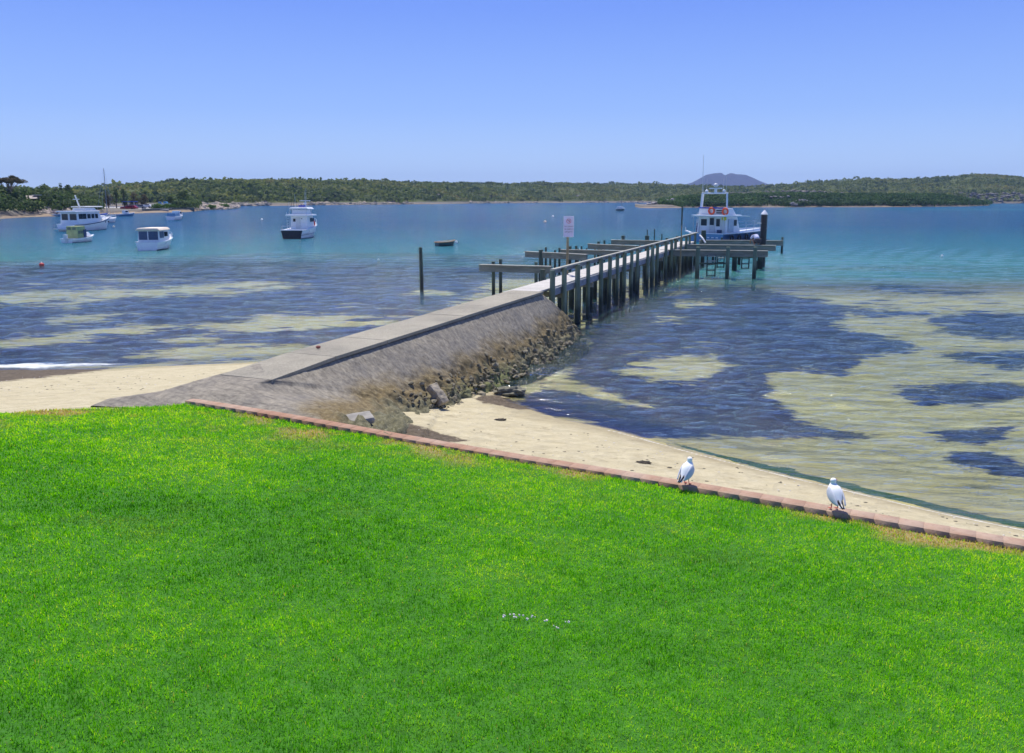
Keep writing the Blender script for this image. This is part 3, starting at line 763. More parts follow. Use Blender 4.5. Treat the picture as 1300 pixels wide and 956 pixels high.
fs = MB(); fs.box((0, 0, 0), (.50, .34, .12)); o = fs.build('concrete_slab', CM2, None); roughen(o, 3, .012); o.location = G(447, 535, 1.17) + kn * .12; o.rotation_euler = (.12, -.1, .4)
tag(o, 'flat broken grey concrete slab lying against the back of the brick kerb', 'slab')
# shell grit and weed scraps scattered over the beach
mbs = MB(); mbw = MB()
for _ in range(380):
    if random.random() < .62: x_ = random.uniform(520, 1340); y_ = 500 + (x_ - 560) * .19 + random.uniform(-10, 62)
    else: x_ = random.uniform(0, 330); y_ = random.uniform(466, 516)
    q = G(x_, y_, .5); h_, s2_, _l = land_height(np.array([q.x]), np.array([q.y]))
    if s2_[0] < .05 or q.y < np.interp(q.x, [b0[0] for b0 in border_xy], [b0[1] for b0 in border_xy]) + .3: continue
    c_ = (q.x, q.y, float(h_[0]) + .004)
    if random.random() < .5: mbs.ico(c_, random.uniform(.006, .016), 0, .3, (1.3, 1, .5))
    else: mbw.ico(c_, random.uniform(.006, .020), 0, .4, (random.uniform(1, 2), 1, .25))
o = mbs.build('shell_grit', pbr('shell', (.62, .58, .50), .8)); o['kind'] = 'stuff'; tag(o, 'pale shell grit scattered over the beach sand', 'shells')
o = mbw.build('weed_scraps', darkweed); o['kind'] = 'stuff'; tag(o, 'brown dried weed scraps scattered over the beach sand', 'seaweed')
# white pebbles / crumbs on the lawn
peb = pbr('white_crumb', (.75, .68, .62), .8)
plist = [(641, 782), (650, 779.5), (653, 783), (662, 781), (671, 785), (677, 783), (693, 788), (721, 790), (706, 795)]
for k, (a_, b_) in enumerate(plist):
    d = ray(a_, b_); t = 1.0
    P = None
    for t in np.arange(3, 12, .01):
        q = Vector((0, 0, HC)) + d * t
        if q.z < float(lawn_z(np.array([q.x]), np.array([q.y]))[0]) + .035: P = q; break
    mb = MB()
    for _ in range(3): mb.ico((random.uniform(-.016, .016), random.uniform(-.012, .012), random.uniform(-.008, .004)), random.uniform(.004, .008), 1, .35)
    o = mb.build('bread_crumb', peb); o.location = P; tag(o, 'tiny whitish crumb lying in the lawn grass', 'crumb', 'whitish crumbs scattered in one patch of the lawn')

# ------------------------------------------------------------ jetty
J0 = G(696.6, 366, 1.6); jd = Vector((.375, 1, 0)).normalized(); js = Vector((-jd.y, jd.x, 0))   # js points to the left (seaward left)
DZ = 1.6; JW = 1.05
jang = math.atan2(jd.y, jd.x) - math.pi / 2
jet = empty('jetty', (J0.x, J0.y, 0), jang, 'long narrow timber jetty on green posts with one handrail and bare mooring arms', 'jetty')
# local frame: +y along the jetty, -x to the left; world = J0 + jd*y + (-js)*x
def jl(P):
    q = Vector((P.x - J0.x, P.y - J0.y, 0)); return q.dot(-js), q.dot(jd)
endL = jl(G(892, 306.5, DZ))[1]
Ymax = 34.5
print('jetty length', endL)
L_ = max(28, min(40, endL))
mb = MB(); mb.box((-JW / 2, L_ / 2 - .9, DZ - .025), (JW, L_ + 1.5, .05)); mb.build('deck', M['deck'], jet)
mb = MB(); mb.bar((.045, .02, DZ - .17), (.045, L_, DZ - .17), .06, .24); mb.build('fascia_beam', M['beam_shade_blue'], jet)
mb = MB(); mb.bar((-JW - .045, .02, DZ - .17), (-JW - .045, L_, DZ - .17), .06, .24); mb.build('fascia_beam', M['beam_shade_blue'], jet)
mb = MB(); mb.bar((-JW / 2, .02, DZ - .16), (-JW / 2, L_, DZ - .16), .08, .20); mb.build('bearer', M['beam'], jet)
RH = DZ + .66
mb = MB(); mb.bar((.13, -.02, RH - .02), (.13, L_ + .1, RH - .02), .15, .045); mb.build('handrail', M['rail'], jet)
mb = MB(); mb.bar((.055, -.02, RH - .13), (.055, L_, RH - .11), .03, .13); mb.build('rail_board', M['beam_shade_blue'], jet)
def pile(name, x, y, z0, z1, r, mat, taper=.9, lean=0):
    mb = MB(); n = 10
    mb.tube([(x, y, z0), (x + lean * .3, y, (z0 + z1) / 2), (x + lean, y, z1 - .01), (x + lean, y, z1)], [r, r * (1 + taper) / 2, r * taper, r * taper * .85], n)
    return mb.build(name, mat, jet, smooth=False)
y = .08; k = 0
near_px = [697, 714.2, 730.6, 746.5, 761.3, 771.8, 783.7, 790.5, 800.4, 809, 820.8, 826.5, 834, 844, 851, 857, 863, 869.5, 875, 881, 887]
ys = []
for x in near_px:
    # where the vertical at this photo column meets the near rail line
    best = min(np.arange(0, 40, .02), key=lambda yy: abs(projn(np.array([J0.x + jd.x * yy - js.x * .12, J0.y + jd.y * yy - js.y * .12, DZ]))[0] - x))
    ys.append(float(best))
for i, yy in enumerate(ys):
    r = random.uniform(.085, .105)
    if yy > L_: continue
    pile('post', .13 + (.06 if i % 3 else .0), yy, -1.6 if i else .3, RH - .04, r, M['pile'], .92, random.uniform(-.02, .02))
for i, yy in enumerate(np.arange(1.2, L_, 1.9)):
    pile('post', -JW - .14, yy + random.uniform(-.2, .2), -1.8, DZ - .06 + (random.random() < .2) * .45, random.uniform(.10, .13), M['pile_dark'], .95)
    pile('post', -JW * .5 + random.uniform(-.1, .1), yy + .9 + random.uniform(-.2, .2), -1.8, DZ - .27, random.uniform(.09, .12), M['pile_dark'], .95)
    if i % 2 == 0:
        mb = MB(); mb.bar((-JW - .2, yy + .12, DZ - .37), (.2, yy + .12, DZ - .37), .09, .18); mb.build('cross_head', M['beam'], jet)
# mooring arms: (photo x of the free end, photo y of its top, x of the root, beam depth)
def loc_at(x_px, y_px, z): return jl(G(x_px, y_px, z))
def arm(xe, ye, xr, yr, th=.27, z=DZ, w_=.30, posts=()):
    a = loc_at(xe, ye, z); b = loc_at(xr, yr, z)
    mb = MB(); mb.bar((a[0], a[1], z - th / 2 - .02), (b[0], b[1], z - th / 2 - .02), w_ * .5, th)
    o = mb.build('mooring_arm', M['beam'], jet)
    mb = MB(); mb.bar((a[0], a[1], z - .0), (b[0], b[1], z - .0), w_ * .95, .045); o2 = mb.build('capping_board', M['rail'], o)
    return a, b
arm(609, 336, 700, 338.5, .29)
arm(667.5, 319.3, 745, 323.3, .30)
arm(712.3, 317.0, 792, 318.6, .24, z=DZ - .02)
arm(747, 309.8, 815, 312.6, .30)
arm(776, 304.8, 850, 305.8, .30)
arm(975, 318.7, 838, 317.2, .34)
arm(985, 311.8, 862, 310.6, .34)
arm(994, 305.6, 888, 305.0, .34)
def ppost(x_px, ytop, ybot, r, mat=None, zb=-2.2, name='post'):
    """post whose waterline is seen at (x_px, ybot) and whose head at ytop"""
    P = G(x_px, ybot, 0); D = P.y
    top = atY(x_px, ytop, D)
    q = jl(P); return pile(name, q[0], q[1], zb, top.z, r, mat or M['pile'], .95)
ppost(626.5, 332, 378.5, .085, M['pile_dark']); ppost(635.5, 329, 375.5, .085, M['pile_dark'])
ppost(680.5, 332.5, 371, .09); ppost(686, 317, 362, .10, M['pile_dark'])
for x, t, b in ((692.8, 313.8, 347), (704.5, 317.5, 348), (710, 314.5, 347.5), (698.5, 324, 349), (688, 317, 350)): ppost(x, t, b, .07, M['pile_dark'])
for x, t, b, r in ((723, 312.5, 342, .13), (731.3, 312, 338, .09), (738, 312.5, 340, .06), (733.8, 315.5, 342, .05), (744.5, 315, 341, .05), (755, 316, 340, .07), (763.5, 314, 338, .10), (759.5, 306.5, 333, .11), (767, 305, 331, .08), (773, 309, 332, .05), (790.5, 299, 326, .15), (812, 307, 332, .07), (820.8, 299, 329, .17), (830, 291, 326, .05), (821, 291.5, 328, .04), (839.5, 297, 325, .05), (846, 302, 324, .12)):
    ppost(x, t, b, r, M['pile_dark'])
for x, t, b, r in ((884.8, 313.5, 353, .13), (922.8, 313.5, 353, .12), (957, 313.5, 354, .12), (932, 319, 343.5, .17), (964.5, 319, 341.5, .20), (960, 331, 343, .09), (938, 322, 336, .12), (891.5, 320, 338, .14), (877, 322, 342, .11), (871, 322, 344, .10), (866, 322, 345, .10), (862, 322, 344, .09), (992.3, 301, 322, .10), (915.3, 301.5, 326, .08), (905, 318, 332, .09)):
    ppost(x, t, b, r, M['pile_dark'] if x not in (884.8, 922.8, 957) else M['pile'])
def pbar(name, x0, y0, x1, y1, Y, w_, h_, mat):
    a = atY(x0, y0, Y); b = atY(x1, y1, Y); qa = jl(a); qb = jl(b)
    mb = MB(); mb.bar((qa[0], qa[1], a.z), (qb[0], qb[1], b.z), w_, h_); return mb.build(name, mat, jet)
YF = G(900, 352.8, 0).y
pbar('brace', 886, 334.5, 922, 334.5, YF, .08, .08, M['pile_dark'])
pbar('brace', 922, 326, 957, 326.6, YF + .3, .08, .09, M['pile_dark'])
pbar('brace', 932, 325, 962, 326, YF + 4, .08, .09, M['pile_dark'])
def ladder(x0, x1, yt, yb, Y, rungs):
    a = atY((x0 + x1) / 2, yt, Y); w_ = (x1 - x0) / F * Y; h = (yb - yt) / F * Y
    q = jl(a); root = MB()
    lat = (jl(atY(x1, yt, Y))[0] - q[0], jl(atY(x1, yt, Y))[1] - q[1])
    for s_ in (-1, 1):
        p = (q[0] + lat[0] * s_, q[1] + lat[1] * s_)
        root.bar((p[0], p[1], a.z), (p[0], p[1] - .05, a.z - h), .07, .07)
    o = root.build('ladder', M['pile_dark'], jet)
    for ry, pale in rungs:
        z = atY(x0, ry, Y).z
        mb = MB(); mb.bar((q[0] - lat[0], q[1] - lat[1] - .03, z), (q[0] + lat[0], q[1] + lat[1] - .03, z), .16 if pale else .06, .06)
        mb.build('rung', M['rail'] if pale else M['pile_dark'], o)
ladder(898.3, 908.7, 324, 351, YF + .25, [(325.3, True), (331.2, True), (335.5, False), (343, False), (350, False)])
ladder(911, 919.5, 326, 340, YF + 3.6, [(327.5, True), (333, False), (339, False)])
ladder(942, 951.2, 326, 341, YF + 2.0, [(328.5, False), (335, False), (340.3, False)])
# white hose and a slim lamp pole on the jetty head
mb = MB(); a = atY(888.3, 298.5, 57); b = atY(895.6, 308.3, 56.4); qa, qb = jl(a), jl(b)
mb.tube([(qa[0], qa[1], a.z), ((qa[0] + qb[0]) / 2, (qa[1] + qb[1]) / 2, (a.z + b.z) / 2 + .05), (qb[0], qb[1], b.z)], .055, 8); mb.build('white_pipe', M['white'], jet)
# timber bollard post near the rail end
pbar('end_post', 893.3, 292.5, 893.3, 308, 60, .28, .28, M['pile_dark'])
pl = jl(atY(865, 300, 49)); mb = MB(); zt = atY(865, 262, 49).z; mb.tube([(pl[0], pl[1], -1), (pl[0], pl[1], 1.9), (pl[0], pl[1], zt)], [.05, .04, .025], 8); mb.build('slim_pole', M['rust_post'], jet)
mb = MB(); mb.box((pl[0], pl[1], zt - .55), (.08, .08, 1.1)); mb.build('pole_sleeve', M['pile_dark'], jet)

# ------------------------------------------------------------ sign
def text_mesh(body, size, mat, parent, loc, name='lettering'):
    cu = bpy.data.curves.new(name, 'FONT'); cu.body = body; cu.size = size; cu.align_x = 'CENTER'; cu.align_y = 'CENTER'; cu.extrude = .002; cu.offset = size * .018
    o = bpy.data.objects.new(name, cu); COL.objects.link(o)
    dg = bpy.context.evaluated_depsgraph_get(); me = bpy.data.meshes.new_from_object(o.evaluated_get(dg)); bpy.data.objects.remove(o)
    me.materials.clear(); me.materials.append(mat)
    r = bpy.data.objects.new(name, me); COL.objects.link(r); r.parent = parent; r.location = loc; r.rotation_euler = (math.pi / 2, 0, 0); return r
YS = G(719, 398, 0).y
sp0 = atY(719.2, 398, YS)
sgn = empty('warning_sign', (sp0.x, sp0.y, 0), 0, 'white prohibition sign on a tan post standing by the shore end of the jetty', 'sign')
zt = atY(719.5, 274.3, YS).z; zb = atY(719.5, 300.8, YS).z; sw = 12.6 / F * (YS + .5)
mb = MB(); mb.tube([(-.02, 0, -1.2), (0, 0, 1.5), (.02, 0, zb + .12)], [.06, .055, .05], 10); mb.build('sign_post', M['rust_post'], sgn)
cxs = .045
mb = MB(); mb.box((cxs, -.07, (zt + zb) / 2), (sw, .02, zt - zb)); brd = mb.build('sign_board', M['signwhite'], sgn)
zc = zt - .20; rr = .098
mb = MB(); ring = []
nseg_ = 40
vs = []; fs_ = []
for k in range(nseg_):
    t = 2 * math.pi * k / nseg_
    for r_, yv in ((rr, -.085), (rr - .022, -.085), (rr - .022, -.078), (rr, -.078)): vs.append((cxs + math.cos(t) * r_, yv, zc + math.sin(t) * r_))
for k in range(nseg_):
    k2 = (k + 1) % nseg_
    for j in range(4): fs_.append((k * 4 + j, k * 4 + (j + 1) % 4, k2 * 4 + (j + 1) % 4, k2 * 4 + j))
mb.add(vs, fs_); mb.bar((cxs - rr * .66, -.088, zc + rr * .66), (cxs + rr * .66, -.088, zc - rr * .66), .006, .022); mb.build('prohibition_ring', M['signred'], brd)
mb = MB(); mb.bar((cxs - .055, -.0835, zc + .045), (cxs + .02, -.0835, zc - .0), .004, .022); mb.bar((cxs + .015, -.0835, zc + .005), (cxs + .05, -.0835, zc - .02), .004, .020); mb.ico((cxs + .035, -.083, zc + .03), .014, 1, 0, (1, .2, 1)); mb.build('diver_symbol', M['signblack'], brd)
for body, z_, s_ in (('NO DIVING', zt - .41, .070), ('OR JUMPING', zt - .52, .064), ('OFF JETTY', zt - .63, .070)):
    text_mesh(body, s_, M['signblack'], brd, (cxs, -.081, z_))

# lone mooring post and black pile with a white cone cap
P = G(535.3, 368, 0); zt = atY(535.3, 314, P.y).z
mb = MB(); mb.tube([(0, 0, -1.6), (0, 0, .6), (-.02, 0, zt - .02), (-.02, 0, zt)], [.105, .10, .085, .07], 12); o = mb.build('mooring_post', M['pile_dark']); o.location = P
tag(o, 'lone dark timber post standing in open water left of the jetty', 'post')
P = G(967, 338.5, 0); P.z = 0; D = P.y; pr = 3.9 / F * D
cp_ = empty('mooring_pile', (P.x, P.y, 0), 0, 'thick black mooring pile with white pointed cap beside the charter boat', 'pile')
z1 = atY(967, 272.5, D).z; z2 = atY(967, 266.5, D).z
mb = MB(); mb.tube([(0, 0, -3), (0, 0, z1)], pr, 20); mb.build('pile_shaft', M['black'], cp_, smooth=False)
mb = MB(); mb.tube([(0, 0, z1), (0, 0, z1 + .05), (0, 0, z2 - .02), (0, 0, z2)], [pr * 1.08, pr * 1.08, .04, .01], 20); mb.build('cone_cap', M['white'], cp_)
mb = MB(); mb.box((-pr - .12, -.05, atY(967, 283.5, D).z), (.26, .10, .07)); mb.build('mooring_bracket', M['white'], cp_)

# ------------------------------------------------------------ gulls
FEA = pbr('white_feathers', (.88, .87, .84), .8, var=.03, nscale=12, bmp=.25, bscale=60, dist=.002)
GREYF = pbr('pale_grey_feathers', (.60, .60, .64), .8, var=.08, nscale=14, bmp=.3, bscale=70, dist=.002)
BLKF = pbr('black_feathers', (.02, .02, .03), .6)
REDL = pbr('red_leg', (.52, .05, .03), .5); EYE = pbr('eye', (.02, .02, .02), .2)
def ringpts(c, rx, rz, n=18, axis=None):
    c = Vector(c); ax = (axis or Vector((0, 1, 0))).normalized(); side = Vector((1, 0, 0)); up = side.cross(ax).normalized()
    return [c + side * math.cos(2 * math.pi * k / n) * rx + up * math.sin(2 * math.pi * k / n) * rz for k in range(n)]
def gull(loc, rz, headyaw, label, legs):
    root = empty('gull', loc, rz, label, 'gull', 'gulls standing on the brick kerb')
    # body: one continuous lofted figure from rump to crown
    prof = [((0, -.150, .098), .006, .004, (0, 1, .5)), ((0, -.125, .108), .026, .014, (0, 1, .5)), ((0, -.085, .130), .052, .036, (0, 1, .55)), ((0, -.045, .155), .070, .056, (0, 1, .6)),
            ((0, -.005, .180), .080, .067, (0, 1, .75)), ((0, .030, .205), .078, .066, (0, .9, .9)), ((0, .052, .232), .062, .054, (0, .6, 1)), ((0, .060, .256), .042, .040, (0, .25, 1)),
            ((0, .062, .272), .033, .034, (0, .1, 1)), ((0, .066, .288), .033, .037, (0, .1, 1)), ((0, .068, .304), .033, .038, (0, .0, 1)), ((0, .068, .318), .026, .030, (0, 0, 1)), ((0, .067, .327), .011, .013, (0, 0, 1))]
    mb = MB(); rs = []
    for i, (c, rx, r2, ax) in enumerate(prof):
        pts = ringpts(c, rx, r2, 20, Vector(ax))
        if i >= 9: pts = [Matrix.Rotation(headyaw, 3, 'Z') @ (p - Vector((0, .066, 0))) + Vector((0, .066, 0)) for p in pts]
        rs.append(pts)
    mb.rings(rs); mb.build('body', FEA, root, smooth=True, sub=1)
    hm = Matrix.Rotation(headyaw, 3, 'Z')
    def H(x, y, z): return hm @ Vector((x, y, 0)) + Vector((0, .066, z))
    mb = MB(); mb.tube([H(0, .030, .300), H(0, .048, .299), H(0, .066, .296), H(0, .076, .291)], [.011, .009, .006, .002], 10); mb.build('bill', REDL, root, smooth=True)
    for s_ in (-1, 1):
        mb = MB(); mb.ico(H(s_ * .029, .016, .308), .0045, 1); mb.build('eye', EYE, root, smooth=True)
    for s_ in (-1, 1):   # folded wing: a thin shell hugging the flank
        mb = MB(); R_ = []
        for q in np.linspace(0, 1, 9):
            y_ = .045 - q * .215; z_ = .222 - q * .125; wdt = .062 * math.sin(math.pi * min(1, q * .75 + .22)) ** .8
            x_ = s_ * (.028 + .052 * math.sin(math.pi * min(1, .25 + q * .62)) * (1 - q * .45))
            if q > .9: wdt *= .5
            pts = []
            for k in range(12):
                t = 2 * math.pi * k / 12
                lx_, lz_ = math.cos(t) * .010, math.sin(t) * wdt * .82
                tilt = s_ * .42 * (1 - q * .5)
                pts.append(Vector((x_ + lx_ * math.cos(tilt) - lz_ * math.sin(tilt) * 1, y_, z_ + lx_ * math.sin(tilt) + lz_ * math.cos(tilt))))
            R_.append(pts)
        mb.rings(R_); wg = mb.build('wing', GREYF, root, smooth=True, sub=1)
        mb = MB(); R_ = []
        for q in np.linspace(0, 1, 5):
            y_ = -.125 - q * .085; z_ = .130 - q * .052; r_ = .020 * (1 - q * .8) + .002
            R_.append([Vector((s_ * (.022 - .014 * q) + math.cos(2 * math.pi * k / 8) * .007, y_, z_ + math.sin(2 * math.pi * k / 8) * r_)) for k in range(8)])
        mb.rings(R_); mb.build('wing_tip', BLKF, wg, smooth=True)
    mb = MB(); R_ = []
    for q in np.linspace(0, 1, 5):
        R_.append(ringpts((0, -.12 - q * .075, .112 - q * .034), .022 + .010 * q, .006 * (1 - .6 * q), 12, Vector((0, 1, .4))))
    mb.rings(R_); mb.build('tail', FEA, root, smooth=True)
    for lx_, ly_ in legs:
        mb = MB(); mb.tube([(lx_ * .8, -.005, .135), (lx_, ly_ - .012, .075), (lx_, ly_, .012), (lx_, ly_ + .004, .006)], [.013, .0052, .0045, .005], 8)
        for a_ in (-.5, 0, .5): mb.tube([(lx_, ly_, .007), (lx_ + math.sin(a_) * .022, ly_ + math.cos(a_) * .022, .006), (lx_ + math.sin(a_) * .042, ly_ + math.cos(a_) * .042, .003)], [.005, .004, .002], 6)
        # web between the toes
        mb.add([(lx_, ly_, .006), (lx_ + math.sin(-.5) * .036, ly_ + math.cos(-.5) * .036, .0035), (lx_, ly_ + .038, .0035), (lx_ + math.sin(.5) * .036, ly_ + math.cos(.5) * .036, .0035), (lx_, ly_, .002), (lx_ + math.sin(-.5) * .036, ly_ + math.cos(-.5) * .036, .001), (lx_, ly_ + .038, .001), (lx_ + math.sin(.5) * .036, ly_ + math.cos(.5) * .036, .001)], [(0, 1, 2), (0, 2, 3), (4, 6, 5), (4, 7, 6)])
        mb.build('leg', REDL, root, smooth=True)
    return root
g1 = G(871.5, 614.5, KERB_Z + .014); g2 = G(1059, 646, KERB_Z + .014)
o = gull(g1, math.radians(-38), math.radians(35), 'white gull on the brick kerb leaning right with its tail pointing lower left', [(-.028, .01), (.03, .005)]); o.scale = (.96,) * 3
o = gull(g2, math.radians(3), math.radians(-55), 'white gull on the brick kerb with its head turned right, nearer the right edge', [(-.034, .0), (.034, .0)]); o.scale = (.99,) * 3

# ------------------------------------------------------------ person bending over on the mooring arm
YP = G(961, 342.5, 0).y + .2
pz = atY(961, 317.5, YP).z
pw = atY(961, 317.5, YP)
SKIN = pbr('skin', (.38, .20, .12), .6, var=.06); SHIRT = pbr('pale_shirt', (.66, .66, .78), .85, var=.05, nscale=5); SHORT = pbr('dark_shorts', (.07, .06, .06), .9)
per = empty('person', (pw.x, pw.y, DZ + .02), math.radians(12), 'person in a pale lavender shirt bent over low on the bare timber mooring arm', 'person')
def skinned(name, verts, edges, radii, mat, parent, root_i=0, sub=2):
    me = bpy.data.meshes.new(name); me.from_pydata(verts, edges, []); o = bpy.data.objects.new(name, me); COL.objects.link(o); o.parent = parent
    sk = o.modifiers.new('skin', 'SKIN')
    for i, r in enumerate(radii):
        d = me.skin_vertices[0].data[i]; d.radius = (r, r) if not isinstance(r, tuple) else r; d.use_root = (i == root_i)
    sb = o.modifiers.new('sub', 'SUBSURF'); sb.levels = sub; sb.render_levels = sub
    me.materials.append(mat); return o
# crouching, back to the camera, leaning forward (+y)
vb = [(0, -.02, .30), (0, .10, .42), (0, .26, .52), (0, .38, .56), (0, .46, .54), (0, .55, .50), (0, .60, .44),
      (.17, .36, .53), (.23, .46, .33), (.19, .60, .12), (.17, .66, .05),
      (-.17, .36, .53), (-.23, .46, .33), (-.19, .60, .12), (-.17, .66, .05),
      (.10, .0, .28), (.17, .34, .34), (.15, .08, .06), (.15, .20, .03),
      (-.10, .0, .28), (-.17, .34, .34), (-.15, .08, .06), (-.15, .20, .03)]
eb = [(0, 1), (1, 2), (2, 3), (3, 4), (4, 5), (5, 6), (3, 7), (7, 8), (8, 9), (9, 10), (3, 11), (11, 12), (12, 13), (13, 14), (0, 15), (15, 16), (16, 17), (17, 18), (0, 19), (19, 20), (20, 21), (21, 22)]
rb = [.14, .14, .15, .13, .06, .09, .08, .07, .045, .035, .03, .07, .045, .035, .03, .10, .065, .045, .035, .10, .065, .045, .035]
skinned('body', vb, eb, rb, SKIN, per)
skinned('shirt', [(0, .0, .36), (0, .10, .45), (0, .25, .55), (0, .38, .58), (.17, .37, .55), (.235, .45, .38), (-.17, .37, .55), (-.235, .45, .38)], [(0, 1), (1, 2), (2, 3), (3, 4), (4, 5), (3, 6), (6, 7)], [.175, .18, .19, .155, .10, .075, .10, .075], SHIRT, per)
skinned('shorts', [(0, -.03, .29), (.10, -.01, .27), (.155, .20, .31), (-.10, -.01, .27), (-.155, .20, .31)], [(0, 1), (1, 2), (0, 3), (3, 4)], [.165, .12, .09, .12, .09], SHORT, per)
mb = MB(); mb.ico((0, .61, .475), .105, 2, 0, (.9, 1.0, .8)); mb.build('hair', pbr('dark_hair', (.05, .03, .02), .8), per, smooth=True)
# plank they crouch on

# ------------------------------------------------------------ boats
def hull(L, B, fs, fb, draft=.25, tran=.85, fine=.45, rake=.6, n=26, flare=.82, boot=None):
    """hull along +y (stern at 0, bow at L), returns list of section rings and sheer points"""
    secs = []
    for i in range(n):
        s = i / (n - 1)
        if s < fine: b = B / 2 * (tran + (1 - tran) * math.sin(s / fine * math.pi / 2))
        else: b = B / 2 * max(.015, 1 - ((s - fine) / (1 - fine)) ** 2.4)
        z = fs + (fb - fs) * s ** 1.8
        ys_ = s * L; yw = s * (L - rake)
        ring_ = []
        for zz, k in ((z, 1.0), (z * .5, .95 * (flare + (1 - flare) * .55)), (.06, flare * (1 - .25 * s)), (-.02, flare * (.97 - .3 * s)), (-draft, flare * .55 * (1 - .5 * s))):
            t = (zz + draft) / (z + draft)
            ring_.append(Vector((b * k, yw + (ys_ - yw) * t, zz)))
        full = [Vector((-p.x, p.y, p.z)) for p in ring_] + [p for p in ring_[::-1]]
        secs.append(full)
    return secs
def make_boat(loc, rz, spec, label, cat='boat', name='boat', group=None):
    L, B, fs, fb = spec['L'], spec['B'], spec['fs'], spec['fb']
    root = empty(name, loc, rz, label, cat, group)
    secs = hull(L, B, fs, fb, **{k: spec[k] for k in ('tran', 'fine', 'rake', 'flare', 'draft') if k in spec})
    mb = MB(); mb.rings(secs, cap=True); h = mb.build('hull', spec['hull'], root)
    # antifouling / boot stripe just proud of the hull
    mb = MB()
    for a, b in ((3, 2), ):
        vs = []; fs_ = []
        for s in secs:
            n_ = len(s)
            vs += [s[n_ - 1 - 3] * 1 + Vector((.012, 0, -.0)), s[n_ - 1 - 2] + Vector((.012, 0, .03)), s[3] - Vector((.012, 0, 0)), s[2] - Vector((.012, 0, -.03))]
        for i in range(len(secs) - 1):
            for o_ in (0, 2): fs_.append((i * 4 + o_, i * 4 + o_ + 1, i * 4 + 4 + o_ + 1, i * 4 + 4 + o_))
        mb.add(vs, fs_)
    mb.build('waterline_stripe', spec.get('boot', M['black']), h)
    if spec.get('transom'):
        mb = MB(); s = secs[0]; mb.rings([[p + Vector((0, -.02, 0)) for p in s], [p + Vector((0, .10, 0)) * 1 for p in s]]); q = mb
        for i, v in enumerate(q.v): q.v[i] = (v[0] * 1.012, v[1], v[2])
        mb.build('transom', spec['transom'], h)
    # gunwale rub rail
    mb = MB()
    for s_ in (0, -1): mb.tube([s[s_] for s in secs], .045 * spec.get('rub', 1), 6)
    mb.tube([secs[0][0], secs[0][-1]], .045 * spec.get('rub', 1), 6)
    mb.build('gunwale', spec.get('trim', M['white']), root)
    # deck: cockpit sole sunk aft, foredeck at sheer
    mb = MB(); vs = []; fs_ = []; c0 = spec.get('cockpit', 0)
    for i, s in enumerate(secs):
        zt = s[0].z - (.04 if s[0].y > c0 else spec.get('well', .04))
        vs += [Vector((s[0].x * .97, s[0].y, zt)), Vector((0, s[0].y, zt + (.05 if s[0].y > c0 else 0))), Vector((s[-1].x * .97, s[0].y, zt))]
    for i in range(len(secs) - 1):
        fs_ += [(i * 3, i * 3 + 1, i * 3 + 4, i * 3 + 3), (i * 3 + 1, i * 3 + 2, i * 3 + 5, i * 3 + 4)]
    mb.add(vs, fs_); mb.build('deck', spec.get('deckm', M['offwhite']), root)
    return root, secs
def house(root, y0, y1, w0, w1, z0, z1, mat, name='cabin', rake_f=.25, rake_b=0.0, tum=.06, bev=.04):
    mb = MB()
    b = [(-w0 / 2, y0, z0), (w0 / 2, y0, z0), (w1 / 2, y1, z0), (-w1 / 2, y1, z0)]
    t = [(-w0 / 2 + tum, y0 + rake_b, z1), (w0 / 2 - tum, y0 + rake_b, z1), (w1 / 2 - tum, y1 - rake_f, z1), (-w1 / 2 + tum, y1 - rake_f, z1)]
    mb.add(b + t, [(3, 2, 1, 0), (4, 5, 6, 7), (0, 1, 5, 4), (1, 2, 6, 5), (2, 3, 7, 6), (3, 0, 4, 7)])
    return mb.build(name, mat, root, bevel=bev)
def windows(cab, pts, mat=None):
    """each window: (side 'l','r','a','f', along0, along1, z0, z1, offset plane coordinate)"""
    for sd_, a0, a1, z0, z1, pl_ in pts:
        mb = MB()
        if sd_ in 'lr': mb.box((pl_, (a0 + a1) / 2, (z0 + z1) / 2), (.04, abs(a1 - a0), z1 - z0))
        else: mb.box(((a0 + a1) / 2, pl_, (z0 + z1) / 2), (abs(a1 - a0), .04, z1 - z0))
        mb.build('window', mat or M['glass'], cab)
def rails(root, secs, y0, y1, h=.55, step=.9, r=.018, mid=False):
    mb = MB(); L_ = [s[0] for s in secs if y0 <= s[0].y <= y1]; R_ = [s[-1] for s in secs if y0 <= s[0].y <= y1]
    for ln in (L_, R_):
        mb.tube([p * 1 + Vector((0, 0, h)) for p in ln], r, 6)
        if mid: mb.tube([p * 1 + Vector((0, 0, h * .5)) for p in ln], r * .7, 6)
        acc = 0
        for i, p in enumerate(ln):
            if i % 3 == 0 or i == len(ln) - 1: mb.tube([p, p + Vector((0, 0, h))], r, 6)
    return mb.build('railing', M['metal'], root)
def antenna(root, x, y, z0, z1, r=.015, mat=None, lean=(0, 0)):
    mb = MB(); mb.tube([(x, y, z0), (x + lean[0], y + lean[1], z1)], [r, r * .6], 6); return mb.build('antenna', mat or M['pale_metal'], root)
def ring_obj(name, c, R, r, mat, parent, axis='Y'):
    mb = MB(); rs = []
    for i in range(20):
        t = 2 * math.pi * i / 20; rs.append([])
        for k in range(8):
            a = 2 * math.pi * k / 8; q = R + r * math.cos(a)
            p = (math.cos(t) * q, r * math.sin(a) * .8, math.sin(t) * q) if axis == 'Y' else (r * math.sin(a) * .8, math.cos(t) * q, math.sin(t) * q)
            rs[-1].append((c[0] + p[0], c[1] + p[1], c[2] + p[2]))
    rs.append(rs[0]); mb.rings(rs, cap=False); return mb.build(name, mat, parent, smooth=True)

def HD(x, rel): return -math.radians(rel + math.degrees(math.atan2(x - CX, F)))
